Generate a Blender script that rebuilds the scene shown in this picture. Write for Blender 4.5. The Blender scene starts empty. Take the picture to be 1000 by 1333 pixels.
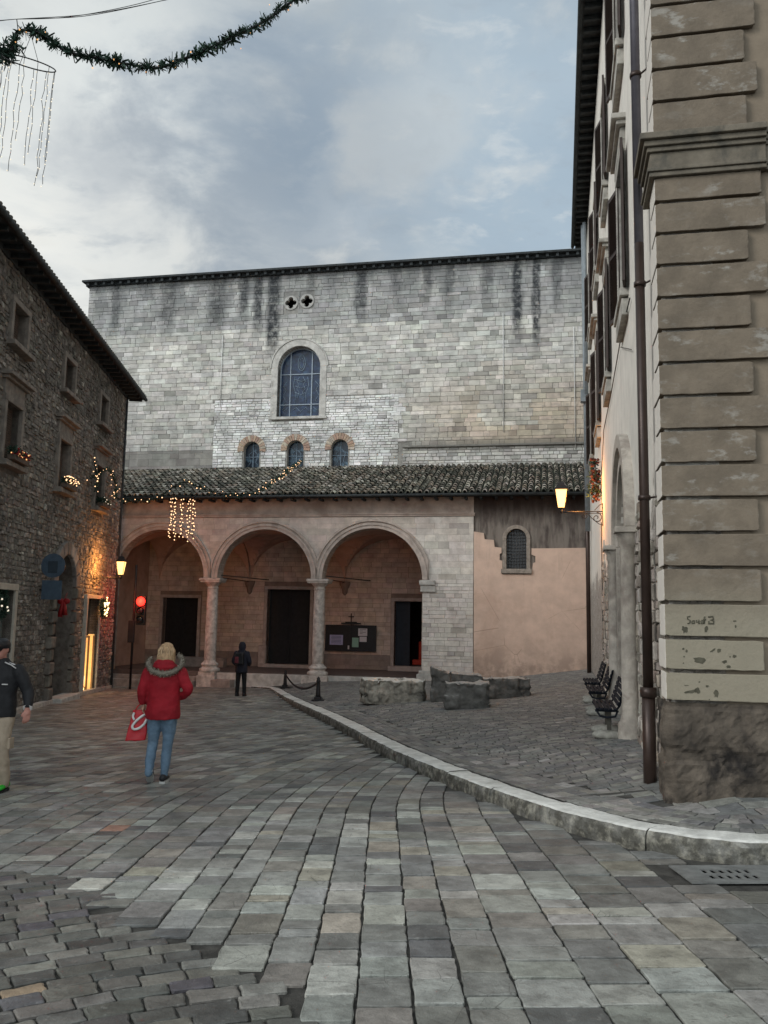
import bpy, bmesh, math, random
import numpy as np
from mathutils import Vector, Matrix, noise as mn
R = math.radians; PI = math.pi; TAU = 2*PI
random.seed(7)
C = bpy.context.scene.collection
sc = bpy.context.scene
# ------------------------------------------------------------------ camera
FPX = 1100.
PITCH, ROLL, EYE = math.atan(137/FPX), R(1.0), 1.6
cd = bpy.data.cameras.new('camera'); cam = bpy.data.objects.new('camera', cd); C.objects.link(cam)
cd.sensor_fit = 'VERTICAL'; cd.sensor_height = 36; cd.lens = 36*FPX/1333; cd.clip_start = .05; cd.clip_end = 2000
cam.matrix_world = Matrix.Translation((0, 0, EYE)) @ Matrix.Rotation(PI/2+PITCH, 4, 'X') @ Matrix.Rotation(ROLL, 4, 'Z')
sc.camera = cam
sc.view_settings.view_transform = 'Standard'; sc.view_settings.look = 'None'
sc.view_settings.exposure = 0.32; sc.view_settings.gamma = 1
sc.cycles.max_bounces = 6; sc.cycles.diffuse_bounces = 3; sc.cycles.use_denoising = True
# ------------------------------------------------------------------ node helper
class NT:
    def __init__(s, nt): s.nt = nt; s.n = nt.nodes; s.l = nt.links
    def put(s, sock, v):
        if isinstance(v, bpy.types.NodeSocket): s.l.new(v, sock)
        elif v is not None:
            if isinstance(v, (tuple, list)) and len(v) == 3 and sock.type == 'RGBA': v = (*v, 1)
            sock.default_value = v
    def m(s, op, a, b=None, c=None, clamp=False):
        k = s.n.new('ShaderNodeMath'); k.operation = op; k.use_clamp = clamp
        s.put(k.inputs[0], a); s.put(k.inputs[1], b)
        if c is not None: s.put(k.inputs[2], c)
        return k.outputs[0]
    def sm(s, v, a, b, lo=0., hi=1.):
        k = s.n.new('ShaderNodeMapRange'); k.interpolation_type = 'SMOOTHSTEP'
        s.put(k.inputs[0], v); s.put(k.inputs[1], a); s.put(k.inputs[2], b); s.put(k.inputs[3], lo); s.put(k.inputs[4], hi)
        return k.outputs[0]
    def mix(s, f, a, b, mode='MIX'):
        k = s.n.new('ShaderNodeMix'); k.data_type = 'RGBA'; k.blend_type = mode
        s.put(k.inputs[0], f); s.put(k.inputs[6], a); s.put(k.inputs[7], b); return k.outputs[2]
    def noise(s, vec, scale, detail=4, rough=.55, dist=0):
        k = s.n.new('ShaderNodeTexNoise'); s.put(k.inputs['Vector'], vec)
        k.inputs['Scale'].default_value = scale; k.inputs['Detail'].default_value = detail
        k.inputs['Roughness'].default_value = rough; k.inputs['Distortion'].default_value = dist
        return k.outputs[0]
    def vor(s, vec, scale, feat='F1'):
        k = s.n.new('ShaderNodeTexVoronoi'); k.feature = feat; s.put(k.inputs['Vector'], vec); k.inputs['Scale'].default_value = scale
        return k
    def scale(s, vec, v):
        k = s.n.new('ShaderNodeMapping'); s.put(k.inputs[0], vec); k.inputs['Scale'].default_value = v; return k.outputs[0]
    def obj(s): return s.n.new('ShaderNodeTexCoord').outputs['Object']
    def sep(s, v):
        k = s.n.new('ShaderNodeSeparateXYZ'); s.put(k.inputs[0], v); return k.outputs
    def comb(s, x, y, z):
        k = s.n.new('ShaderNodeCombineXYZ'); s.put(k.inputs[0], x); s.put(k.inputs[1], y); s.put(k.inputs[2], z); return k.outputs[0]
# ------------------------------------------------------------------ world: broken cloud, brighter low on the left and behind
SUN_EL, SUN_AZ = R(32), R(-118)      # azimuth clockwise from +Y (towards the church); light comes from behind-left
w = bpy.data.worlds.new('World'); sc.world = w; w.use_nodes = True
W = NT(w.node_tree); W.n.clear()
out = W.n.new('ShaderNodeOutputWorld'); bg = W.n.new('ShaderNodeBackground'); W.l.new(bg.outputs[0], out.inputs[0])
sky = W.n.new('ShaderNodeTexSky'); sky.sky_type = 'NISHITA'; sky.sun_disc = False
sky.sun_elevation = R(14); sky.sun_rotation = SUN_AZ
def pdir(px, py):
    f = Vector((0, math.cos(PITCH), math.sin(PITCH))); r0 = Vector((1, 0, 0)); u0 = r0.cross(f)
    r = r0*math.cos(ROLL)+u0*math.sin(ROLL); u = -r0*math.sin(ROLL)+u0*math.cos(ROLL)
    return f + r*((px-500)/FPX) - u*((py-666.5)/FPX)
D = W.n.new('ShaderNodeTexCoord').outputs['Generated']
dx, dy, dz = W.sep(D)
den = W.m('ADD', W.m('MAXIMUM', dz, 0.0), .22)
pv = W.comb(W.m('DIVIDE', dx, den), W.m('DIVIDE', dy, den), 0)
n1 = W.noise(W.scale(pv, (1, 1.15, 1)), 2.3, 8, .56, .25)
n2 = W.noise(pv, 4.6, 7, .58, .3)
def blob(px, py, r0, r1):
    d = pdir(px, py).normalized()
    k = W.n.new('ShaderNodeVectorMath'); k.operation = 'DISTANCE'; W.put(k.inputs[0], D); k.inputs[1].default_value = d
    dd = W.m('ADD', k.outputs['Value'], W.m('MULTIPLY', W.m('SUBTRACT', n2, .5), .42))
    return W.sm(dd, r0, r1, 1., 0.)
cloud = W.mix(W.sm(n1, .36, .64), (.255, .305, .35), (.48, .505, .505))
cloud = W.mix(W.m('MULTIPLY', blob(40, 300, .02, .34), .9), cloud, (.80, .79, .735))
cloud = W.mix(W.m('MULTIPLY', blob(170, 150, .02, .30), .8), cloud, (.64, .675, .67))
cloud = W.mix(W.m('MULTIPLY', blob(360, 235, .02, .19), .85), cloud, (.24, .305, .38))
cloud = W.mix(W.m('MULTIPLY', blob(470, 190, .02, .13), .7), cloud, (.25, .31, .385))
cloud = W.mix(W.m('MULTIPLY', blob(150, 250, .0, .13), .5), cloud, (.33, .36, .40))
cloud = W.mix(W.m('MULTIPLY', blob(545, 165, .0, .14), .45), cloud, (.66, .66, .62))
cloud = W.mix(W.m('MULTIPLY', blob(450, 280, .0, .08), .8), cloud, (.66, .68, .67))
cloud = W.mix(W.m('MULTIPLY', blob(690, 180, .05, .34), .85), cloud, (.34, .43, .51))
cloud = W.mix(W.m('MULTIPLY', blob(290, 330, .0, .16), .7), cloud, (.68, .68, .64))
n3 = W.noise(W.scale(pv, (1, 1.4, 1)), 9., 7, .6, .3)
cloud = W.mix(W.sm(n2, .52, .70, 0, .4), cloud, (.66, .66, .63))
cloud = W.mix(W.sm(n3, .52, .70, 0, .35), cloud, (.30, .35, .40))
cloud = W.mix(W.sm(n3, .30, .46, .35, 0), cloud, (.66, .67, .65))
cloud = W.mix(W.m('MULTIPLY', blob(385, 225, .0, .24), .72), cloud, (.225, .28, .34))
cloud = W.mix(W.m('MULTIPLY', blob(300, 250, .0, .10), .5), cloud, (.25, .30, .355))
cloud = W.mix(W.m('MULTIPLY', blob(560, 160, .0, .10), .25), cloud, (.72, .70, .63))
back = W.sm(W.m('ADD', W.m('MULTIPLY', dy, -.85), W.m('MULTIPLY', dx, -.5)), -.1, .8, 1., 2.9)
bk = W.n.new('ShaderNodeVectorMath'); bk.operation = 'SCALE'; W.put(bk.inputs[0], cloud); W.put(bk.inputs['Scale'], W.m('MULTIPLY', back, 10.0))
skc = W.n.new('ShaderNodeVectorMath'); skc.operation = 'SCALE'; W.put(skc.inputs[0], sky.outputs[0]); skc.inputs['Scale'].default_value = 1.0
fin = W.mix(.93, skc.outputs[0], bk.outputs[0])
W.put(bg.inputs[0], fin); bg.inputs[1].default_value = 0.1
# soft sun behind thin cloud
sd = bpy.data.lights.new('sun', 'SUN'); sd.energy = 1.3; sd.angle = R(22); sd.color = (1, .965, .92)
so = bpy.data.objects.new('sun', sd); C.objects.link(so)
sv = Vector((math.sin(SUN_AZ)*math.cos(SUN_EL), math.cos(SUN_AZ)*math.cos(SUN_EL), math.sin(SUN_EL)))
so.rotation_euler = sv.to_track_quat('Z', 'Y').to_euler(); so.location = sv*60
# ------------------------------------------------------------------ materials
def mat(name, base=(.5, .5, .5), rough=.85, attr=False, var=.25, vs=6., bump=.25, bs=40., metal=0., stain=None, ss=1.2, sa=.5, emit=None, es=0., fn=None, spec=.35, det=5):
    m = bpy.data.materials.new(name); m.use_nodes = True; N = NT(m.node_tree)
    b = N.n['Principled BSDF']; o = N.obj()
    if attr:
        a = N.n.new('ShaderNodeAttribute'); a.attribute_name = 'Col'; col = a.outputs['Color']
    else:
        col = N.mix(0., (*base, 1), (*base, 1))
    if var:
        nz = N.noise(o, vs, det, .6)
        g = N.sm(nz, .25, .75, 1-var, 1+var)
        k = N.n.new('ShaderNodeVectorMath'); k.operation = 'SCALE'; N.put(k.inputs[0], col); N.put(k.inputs['Scale'], g); col = k.outputs[0]
    if stain:
        nz = N.noise(o, ss, 6, .62, .4)
        col = N.mix(N.m('MULTIPLY', N.sm(nz, .48, .68), sa), col, stain)
    if fn: col = fn(N, o, col) or col
    N.put(b.inputs['Base Color'], col)
    b.inputs['Roughness'].default_value = rough; b.inputs['Metallic'].default_value = metal
    b.inputs['Specular IOR Level'].default_value = spec
    if bump:
        bn = N.n.new('ShaderNodeBump'); bn.inputs['Strength'].default_value = bump; bn.inputs['Distance'].default_value = .02
        N.put(bn.inputs['Height'], N.noise(o, bs, 6, .65)); N.l.new(bn.outputs[0], b.inputs['Normal'])
    if emit:
        b.inputs['Emission Color'].default_value = (*emit, 1); b.inputs['Emission Strength'].default_value = es
    return m
# ------------------------------------------------------------------ mesh builder
class MB:
    def __init__(s): s.v = []; s.f = []; s.c = []; s.mi = []; s.sm = []
    def add(s, vs, fs, col=None, mi=0, smooth=False):
        o = len(s.v); s.v += [tuple(p) for p in vs]; s.c += [col or (.5, .5, .5)]*len(vs)
        s.f += [tuple(o+i for i in f) for f in fs]; s.mi += [mi]*len(fs); s.sm += [smooth]*len(fs)
    def box(s, x0, x1, y0, y1, z0, z1, col=None, mi=0):
        s.add([(x0, y0, z0), (x1, y0, z0), (x1, y1, z0), (x0, y1, z0), (x0, y0, z1), (x1, y0, z1), (x1, y1, z1), (x0, y1, z1)],
              [(0, 3, 2, 1), (4, 5, 6, 7), (0, 1, 5, 4), (1, 2, 6, 5), (2, 3, 7, 6), (3, 0, 4, 7)], col, mi)
    def obox(s, M, sx, sy, sz, col=None, mi=0):
        vs = [M @ Vector((x*sx/2, y*sy/2, z*sz/2)) for z in (-1, 1) for (x, y) in ((-1, -1), (1, -1), (1, 1), (-1, 1))]
        s.add(vs, [(0, 3, 2, 1), (4, 5, 6, 7), (0, 1, 5, 4), (1, 2, 6, 5), (2, 3, 7, 6), (3, 0, 4, 7)], col, mi)
    def tube(s, pts, r, n=8, col=None, mi=0, cap=True, smooth=True):
        pts = [Vector(p) for p in pts]; rs = r if isinstance(r, (list, tuple)) else [r]*len(pts)
        vs = []; fs = []
        t0 = (pts[1]-pts[0]).normalized(); ref = Vector((0, 0, 1)) if abs(t0.z) < .9 else Vector((1, 0, 0))
        a = t0.cross(ref).normalized()
        for i, p in enumerate(pts):
            t = (pts[min(i+1, len(pts)-1)]-pts[max(i-1, 0)])
            t = t.normalized() if t.length > 1e-9 else t0
            a = (a - t*a.dot(t)).normalized(); b = t.cross(a)
            for k in range(n):
                th = TAU*k/n; vs.append(p+(a*math.cos(th)+b*math.sin(th))*rs[i])
        for i in range(len(pts)-1):
            for k in range(n):
                fs.append((i*n+k, i*n+(k+1) % n, (i+1)*n+(k+1) % n, (i+1)*n+k))
        s.add(vs, fs, col, mi, smooth)
        if cap:
            o = len(s.v)-len(vs)
            for b0 in (0, (len(pts)-1)*n):
                f = tuple(o+b0+k for k in range(n)); s.f.append(f if b0 else f[::-1]); s.mi.append(mi); s.sm.append(False)
    def lathe(s, prof, cx=0, cy=0, n=24, col=None, mi=0, smooth=True, sq=None):
        vs = []; fs = []
        for r, z in prof:
            for k in range(n):
                th = TAU*(k+.5)/n; vs.append((cx+r*math.cos(th), cy+r*math.sin(th), z))
        for i in range(len(prof)-1):
            for k in range(n): fs.append((i*n+k, i*n+(k+1) % n, (i+1)*n+(k+1) % n, (i+1)*n+k))
        fs.append(tuple(range(n))[::-1]); fs.append(tuple((len(prof)-1)*n+k for k in range(n)))
        s.add(vs, fs, col, mi, smooth)
    def sphere(s, c, r, n=8, col=None, mi=0, sx=1, sy=1, sz=1):
        vs = []; fs = []; m = max(4, n//2+1)
        for i in range(m+1):
            ph = PI*i/m
            for k in range(n):
                th = TAU*k/n; vs.append((c[0]+r*sx*math.sin(ph)*math.cos(th), c[1]+r*sy*math.sin(ph)*math.sin(th), c[2]+r*sz*math.cos(ph)))
        for i in range(m):
            for k in range(n): fs.append((i*n+k, (i+1)*n+k, (i+1)*n+(k+1) % n, i*n+(k+1) % n))
        s.add(vs, fs, col, mi, True)
    def plate(s, outer, holes, mp, d0, d1, col=None, mi=0):
        """flat plate with holes; mp(a,b,d)->xyz, front face at d0, back at d1"""
        bm = bmesh.new(); loops = []
        for lp in [outer]+list(holes):
            vs = [bm.verts.new((p[0], p[1], 0)) for p in lp]; loops.append(vs)
            for i in range(len(vs)): bm.edges.new((vs[i], vs[(i+1) % len(vs)]))
        bmesh.ops.triangle_fill(bm, use_beauty=True, use_dissolve=False, edges=bm.edges[:])
        bm.verts.index_update(); bm.verts.ensure_lookup_table()
        P = [(v.co.x, v.co.y) for v in bm.verts]; F = [tuple(v.index for v in f.verts) for f in bm.faces]
        L = [[v.index for v in l] for l in loops]; bm.free(); n = len(P)
        vs = [mp(a, b, d0) for a, b in P]+[mp(a, b, d1) for a, b in P]
        fs = F + [tuple(i+n for i in f[::-1]) for f in F]
        for l in L:
            for i in range(len(l)):
                a, b = l[i], l[(i+1) % len(l)]; fs.append((a, b, b+n, a+n))
        s.add(vs, fs, col, mi)
    def stone(s, poly, mp, h, ch, col, base=0., mi=0, jit=0.):
        cx = sum(p[0] for p in poly)/len(poly); cy = sum(p[1] for p in poly)/len(poly); n = len(poly)
        top = []
        for a, b in poly:
            dx, dy = cx-a, cy-b; L = math.hypot(dx, dy) or 1; k = min(ch*1.3, L*.45)/L
            top.append((a+dx*k, b+dy*k))
        vs = [mp(a, b, base) for a, b in poly]+[mp(a, b, base+h-ch*.6) for a, b in poly]+[mp(a, b, base+h+random.uniform(-jit, jit)) for a, b in top]
        fs = []
        for lv in (0, 1):
            for i in range(n): fs.append((lv*n+i, lv*n+(i+1) % n, (lv+1)*n+(i+1) % n, (lv+1)*n+i))
        fs.append(tuple(2*n+i for i in range(n))); s.add(vs, fs, col, mi)
    def build(s, name, mats, parent=None, bevel=0, fixn=True):
        me = bpy.data.meshes.new(name); me.from_pydata(s.v, [], s.f)
        if not isinstance(mats, (list, tuple)): mats = [mats]
        for m in mats: me.materials.append(m)
        me.polygons.foreach_set('material_index', s.mi); me.polygons.foreach_set('use_smooth', s.sm)
        ca = me.color_attributes.new('Col', 'FLOAT_COLOR', 'POINT')
        ca.data.foreach_set('color', np.array([(*c[:3], 1.) for c in s.c], 'f').ravel())
        if fixn:
            bm = bmesh.new(); bm.from_mesh(me); bmesh.ops.recalc_face_normals(bm, faces=bm.faces[:]); bm.to_mesh(me); bm.free()
        me.update()
        o = bpy.data.objects.new(name, me); C.objects.link(o)
        if parent is not None: o.parent = parent
        if bevel:
            b = o.modifiers.new('bevel', 'BEVEL'); b.width = bevel; b.segments = 2; b.limit_method = 'ANGLE'; b.angle_limit = R(40)
        return o
def tag(o, label, cat, group=None):
    o['label'] = label; o['category'] = cat
    if group: o['group'] = group
    return o
def thing(name, label, cat, loc=(0, 0, 0), rz=0., group=None):
    o = bpy.data.objects.new(name, None); C.objects.link(o); o.location = loc; o.rotation_euler = (0, 0, rz); o.empty_display_size = .3
    return tag(o, label, cat, group)
def kind(o, k): o['kind'] = k; return o
def rc(base, v=.12, hue=.03):
    g = 1+random.uniform(-v, v)
    return tuple(max(.005, c*g*(1+random.uniform(-hue, hue))) for c in base)
# ------------------------------------------------------------------ measuring frames (true positions on the real planes of the square)
EYEV = Vector((0, 0, EYE))
def zs(X, Y):      # street surface: falls gently away from the camera
    return (-.0427*Y if Y < 11 else -.47-.0255*(Y-11)) + .02*X
def atY(px, py, Y): d = pdir(px, py); return EYEV+d*(Y/d.y)
class Frame:       # vertical plane frame: a along the wall, n into the building
    def __init__(s, o, a, n):
        s.o = Vector((o[0], o[1], 0)); s.a = Vector((a[0], a[1], 0)).normalized(); s.n = Vector((n[0], n[1], 0)).normalized()
    def hit(s, px, py, d=0.):
        q = pdir(px, py); t = ((s.o+s.n*d-EYEV).dot(s.n))/q.dot(s.n); p = EYEV+q*t; return (p-s.o).dot(s.a), p.z
    def w(s, u, d, z): p = s.o+s.a*u+s.n*d; return Vector((p.x, p.y, z))
AF = R(11.1)
FA = Frame(atY(272, 893, 32.8), (math.cos(AF), -math.sin(AF)), (math.sin(AF), math.cos(AF)))
LB = Frame((atY(143, 897, 32.1).x, 32.1), (.0845, -1), (-1, -.0845))      # s grows towards the camera
RB = Frame((atY(871, 1025, 8.2).x+.04, 8.2), (.209, 1), (1, -.209))         # s grows away from the camera
def surf(px, py, fn):
    q = pdir(px, py); lo, hi = .5, 90.
    for i in range(60):
        m = (lo+hi)/2; p = EYEV+q*m
        if p.z > fn(p.x, p.y): lo = m
        else: hi = m
    return EYEV+q*lo
# kerb between street and raised square: foot line, X as a function of Y
KP = [(8.5, 6.3), (5.5, 6.5), (3.6, 6.6), (2.97, 6.68), (2.70, 6.76), (2.38, 6.98), (2.0, 7.44), (1.53, 8.44), (.96, 10.24), (.07, 13.37), (-1.04, 18.06), (-2.23, 22.67), (-3.2, 27.2), (-4.0, 31.0), (-4.9, 32.3)]
def kx(Y):
    if Y <= KP[0][1]: return KP[0][0]
    for (x0, y0), (x1, y1) in zip(KP, KP[1:]):
        if y0 <= Y <= y1: t = (Y-y0)/(y1-y0); return x0+(x1-x0)*t
    return KP[-1][0]
def kh(Y): return .175 if Y < 22 else max(.06, .175-.115*(Y-22)/8)
def wallx(Y): return RB.o.x+.209*(Y-RB.o.y) if Y > RB.o.y else 9.
def zp(X, Y):      # raised square
    Yc = min(max(Y, 6.4), 34); k = kx(Yc); zk = zs(k, Yc)+kh(Yc)-.01
    if Yc < RB.o.y: wz = .02+.035*(X-2.7); wx = 3.2+max(0, 0)
    else: wz = .0+.05*min(1, (Yc-8.2)/4)-.13*max(0, (Yc-15)/15); wx = wallx(Yc)
    wx = max(wx, k+.4)
    t = min(max((X-k)/(wx-k), 0), 1.)
    prof = np.interp(t, [0, .15, .66, 1], [0, .23, .46, 1]); b = min(max((Yc-10)/20, 0), 1)
    tt = t*(1-b)+prof*b; zb_ = zk+(wz-zk)*tt
    d = KA-np.array([X, Y]); dd = (d*d).sum(1); i = int(dd.argmin()); dist = math.sqrt(float(dd[i])); kxy = KA[i]
    ze = zs(kxy[0], kxy[1])+kh(kxy[1])-(.012 if dist > .32 else .05)
    q_ = min(max((dist-.33)/1.6, 0), 1); q_ = q_*q_*(3-2*q_); return ze+(zb_-ze)*q_
# ================================================================== GROUND
m_mortar = mat('joint_earth', (.05, .048, .043), .95, var=.5, vs=9, bump=.5, bs=80)
def pave_fn(N, o, col):
    f = N.noise(o, 95, 3, .7); col = N.mix(N.sm(f, .55, .75, 0, .35), col, (.05, .05, .05)); f2 = N.noise(o, 17, 6, .7, .6); col = N.mix(N.sm(f2, .54, .68, 0, .5), col, (.09, .088, .08)); col = N.mix(N.sm(f2, .30, .42, .4, 0), col, (.34, .335, .31)); cr = N.vor(N.scale(o, (1, 1, 1)), 5.3, 'DISTANCE_TO_EDGE'); col = N.mix(N.m('MULTIPLY', N.sm(cr.outputs['Distance'], .0, .012, .7, 0), N.sm(N.noise(o, 2.1, 2, .5), .52, .6)), col, (.05, .05, .045))
    g = N.noise(o, .55, 3, .5)
    return N.mix(N.sm(g, .5, .72, 0, .35), col, (.075, .072, .068))
m_pave = mat('paving_stone', rough=.58, attr=True, var=.34, vs=6, bump=.7, bs=20, fn=pave_fn, spec=.4)
m_cob = mat('small_sett', rough=.7, attr=True, var=.3, vs=12, bump=.55, bs=45, fn=pave_fn, spec=.35)
# big terrain sheet below everything
g = MB(); n = 24
vs = []
for j in range(n+1):
    for i in range(n+1):
        vs.append((-300+600*i/n, -250+600*j/n, -2.6))
fs = [(j*(n+1)+i, j*(n+1)+i+1, (j+1)*(n+1)+i+1, (j+1)*(n+1)+i) for j in range(n) for i in range(n)]
g.add(vs, fs); kind(g.build('ground', m_mortar), 'structure')
# street base sheet + stones
st = MB(); st_xs = [-16+.8*i for i in range(37)]; st_ys = [-7+.8*i for i in range(56)]
nx = len(st_xs)
st.add([(x, y, zs(x, y)-.002) for y in st_ys for x in st_xs], [(j*nx+i, j*nx+i+1, (j+1)*nx+i+1, (j+1)*nx+i) for j in range(len(st_ys)-1) for i in range(nx-1)], mi=1)
smap = lambda a, b, h: (a, b, zs(a, b)+h)
def gcurve(Y):     # courses bend to the right with distance
    a = max(0, min(Y, 14)-8.6); g_ = .036*a*a
    if Y > 14: g_ += .39*(min(Y, 20)-14) + .12*(max(Y, 20)-20)
    return g_
ZB = [(-9, 7.2), (-2.6, 6.6), (-2.15, 6.49), (-1.7, 5.6), (-1.16, 4.98), (-.75, 4.65), (-.25, 3.98), (.3, 2.9), (.8, 0)]
def in_small(X, Y):
    if X >= .8: return False
    for (x0, y0), (x1, y1) in zip(ZB, ZB[1:]):
        if x0 <= X < x1: return Y < y0+(y1-y0)*(X-x0)/(x1-x0)
    return False
PAL = [((.25, .255, .235), 5), ((.33, .332, .30), 3), ((.20, .202, .188), 5), ((.16, .16, .148), 3.5), ((.105, .108, .106), 1.6), ((.19, .178, .158), 3), ((.27, .252, .21), 2)]
def pick(pal):
    r = random.uniform(0, sum(p[1] for p in pal))
    for c, w_ in pal:
        r -= w_
        if r <= 0: return c
    return pal[-1][0]
def rough_poly(pts, k, amp):
    o = []
    for i in range(len(pts)):
        a, b = pts[i], pts[(i+1) % len(pts)]; L = math.hypot(b[0]-a[0], b[1]-a[1]) or 1; nxn, nyn = -(b[1]-a[1])/L, (b[0]-a[0])/L
        # trim the corner, then wander along the edge
        for t in [(.035 if k > 1 else 0)]+[(j+random.uniform(-.2, .2))/k for j in range(1, k)]+([.965] if k > 1 else []):
            e = random.uniform(-amp, amp) if .1 < t < .9 else random.uniform(-amp, amp)*.3
            o.append((a[0]+(b[0]-a[0])*t+nxn*e, a[1]+(b[1]-a[1])*t+nyn*e))
    return o
x = -15.5
while x < 10.5:
    wd = random.uniform(.20, .29) if x < -.3 else random.uniform(.235, .32) if x < .6 else random.uniform(.29, .40)
    y = -6+random.uniform(0, .3)
    while y < 36:
        L = random.choice([random.uniform(.14, .22), random.uniform(.22, .33), random.uniform(.28, .42)])
        if y > 14: L *= .8
        y1 = y+L; ym = (y+y1)/2; xm = x+wd/2+gcurve(ym)
        ok = not in_small(xm, ym) and abs(xm) < .62*abs(ym)+2.5 and xm > -14
        kxx = kx(ym) if ym > 6.3 else 99
        if xm > kxx-.02: ok = False
        # drain slab
        if 2.12 < xm < 3.0 and 6.1 < ym < 6.72: ok = False
        if ok:
            gp = .0065; gy = .0105 if ym < 12 else .013
            q = [(x+gp+gcurve(y), y+gy), (x+wd-gp+gcurve(y), y+gy), (x+wd-gp+gcurve(y1), y1-gy), (x+gp+gcurve(y1), y1-gy)]
            q = [(a+random.uniform(-.006, .006), b+random.uniform(-.007, .007)) for a, b in q]
            c = pick(PAL); s_ = 1.0
            if ym > 9: s_ = .86
            if xm > 1.2 and ym > 5.0: s_ = .8
            pn = 1+.28*mn.noise(Vector((xm*.7, ym*.5, 2)))+(.10 if ym < 7 and xm < 1.4 else 0); c = rc(tuple(k*s_*pn for k in c), .12)
            if abs(xm+2.41) < .11 and abs(ym-8.28) < .12: c = (.33, .19, .14)
            if ym < 10: q = rough_poly(q, 4 if ym < 7 else 2, .005)
            st.stone(q, smap, .016+random.uniform(-.003, .003), .0045, c, jit=.0025)
        y = y1
    x += wd
# small dark setts, lower left, laid in arcs
cx0, cy0 = .15, 1.3; r = .9
while r < 8.5:
    dr = random.uniform(.125, .165); a = R(60)+random.uniform(0, .1)
    while a < R(235):
        L = random.uniform(.17, .27); da = L/r; rm = r+dr/2; am = a+da/2
        X, Y = cx0+rm*math.cos(am), cy0+rm*math.sin(am)*1.0
        if in_small(X, Y) and Y > -5:
            q = [(r+.006, a+.006/r), (r+.006, a+da-.006/r), (r+dr-.006, a+da-.006/r), (r+dr-.006, a+.006/r)]
            q = [(cx0+(rr+random.uniform(-.008, .008))*math.cos(aa), cy0+(rr+random.uniform(-.008, .008))*math.sin(aa)) for rr, aa in q][::-1]
            q = rough_poly(q, 3, .005)
            c = pick([((.105, .105, .095), 6), ((.135, .13, .115), 4), ((.085, .085, .08), 4), ((.2, .195, .175), 1.4), ((.10, .095, .105), 1)])
            if random.random() < .004: c = (.42, .33, .22)
            st.stone(q, smap, .013+random.uniform(-.004, .004), .007, rc(c, .18), jit=.003)
        a += da
    r += dr
kind(st.build('street', [m_pave, m_mortar], fixn=False), 'structure')
def catmull(P, n):
    o = []
    for i in range(len(P)-1):
        p0, p1, p2, p3 = P[max(i-1, 0)], P[i], P[i+1], P[min(i+2, len(P)-1)]
        for k in range(n):
            t = k/n
            o.append(tuple(.5*((2*p1[j])+(-p0[j]+p2[j])*t+(2*p0[j]-5*p1[j]+4*p2[j]-p3[j])*t*t+(-p0[j]+3*p1[j]-3*p2[j]+p3[j])*t**3) for j in range(len(p1))))
    o.append(tuple(P[-1])); return o
kc = catmull(KP, 14); KA = np.array(kc)
def kdist(X, Y):
    d = KA-np.array([X, Y]); return float(np.sqrt((d*d).sum(1)).min())
# raised square (plaza)
pz = MB(); pmap = lambda a, b, h: (a, b, zp(a, b)+h)
ys = [6.5+.17*i for i in range(30)]; ys += [ys[-1]+.34*(i+1) for i in range(64)]
for y0, y1 in zip(ys, ys[1:]):
    n = 44 if y0 < 11 else 20
    def xx(Y, t):
        a = kx(Y)+.1; b = (wallx(Y)+.35) if Y > 8.8 else 9.3
        return a+(b-a)*t
    for i in range(n):
        P = [(xx(y0, i/n), y0), (xx(y0, (i+1)/n), y0), (xx(y1, (i+1)/n), y1), (xx(y1, i/n), y1)]
        pz.add([pmap(a, b, -.004) for a, b in P], [(0, 1, 2, 3)], mi=1)
y = 6.5
PP = [((.165, .163, .155), 5), ((.20, .195, .18), 4), ((.135, .137, .135), 3), ((.235, .228, .21), 2), ((.30, .29, .27), .6)]
while y < 33.2:
    near = y < 9.0
    dy_ = random.uniform(.15, .24) if near else random.uniform(.10, .145)
    ym = y+dy_/2; x = kx(y)-random.uniform(0, .25); xe = wallx(ym)+.25 if ym > 8.25 else 9
    while x < xe:
        L = random.uniform(.2, .36) if near else random.uniform(.14, .26)
        xm = x+L/2; okk = xm > kx(ym) and min(kdist(x, ym), kdist(x+L, y), kdist(xm, y), kdist(x, y)) > .335+.40
        if okk:
            gp = .007
            q = [(x+gp, y+gp), (x+L-gp, y+gp), (x+L-gp, y+dy_-gp), (x+gp, y+dy_-gp)]
            q = [(a+random.uniform(-.006, .006), b+random.uniform(-.006, .006)) for a, b in q]
            if near: q = rough_poly(q, 2, .005)
            c = pick(PP)
            if near: c = tuple(k*1.05 for k in c)
            pz.stone(q, pmap, .010+random.uniform(-.003, .003), .005, rc(c, .14), jit=.002)
        x += L
    y += dy_
arc0 = [0]
for a, b in zip(kc, kc[1:]): arc0.append(arc0[-1]+math.dist(a, b))
def kp0(s):
    s = min(max(s, 0), arc0[-1]-1e-4); i = min(max(j for j in range(len(arc0)) if arc0[j] <= s), len(kc)-2)
    t = (s-arc0[i])/(arc0[i+1]-arc0[i]); a, b = Vector(kc[i]), Vector(kc[i+1]); d = (b-a).normalized()
    return a+(b-a)*t, Vector((d.y, -d.x))
offs = [.335, .46, .60, .74, .86]
for o0, o1 in zip(offs, offs[1:]):
    s0 = random.uniform(0, .1)
    while s0 < arc0[-1]-2.2:
        s1 = s0+random.uniform(.17, .30); (p0, n0), (p1, n1) = kp0(s0+.005), kp0(s1-.005)
        q = [p0+n0*(o0+.005), p1+n1*(o0+.005), p1+n1*(o1-.005), p0+n0*(o1-.005)]
        q = [(v.x+random.uniform(-.005, .005), v.y+random.uniform(-.005, .005)) for v in q][::-1]
        pz.stone(rough_poly(q, 2, .004) if p0.y < 12 else q, pmap, .012+random.uniform(-.002, .003), .005, rc(pick(PP), .14), jit=.002); s0 = s1
kind(pz.build('pavement', [m_cob, m_mortar], fixn=False), 'structure')
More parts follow.
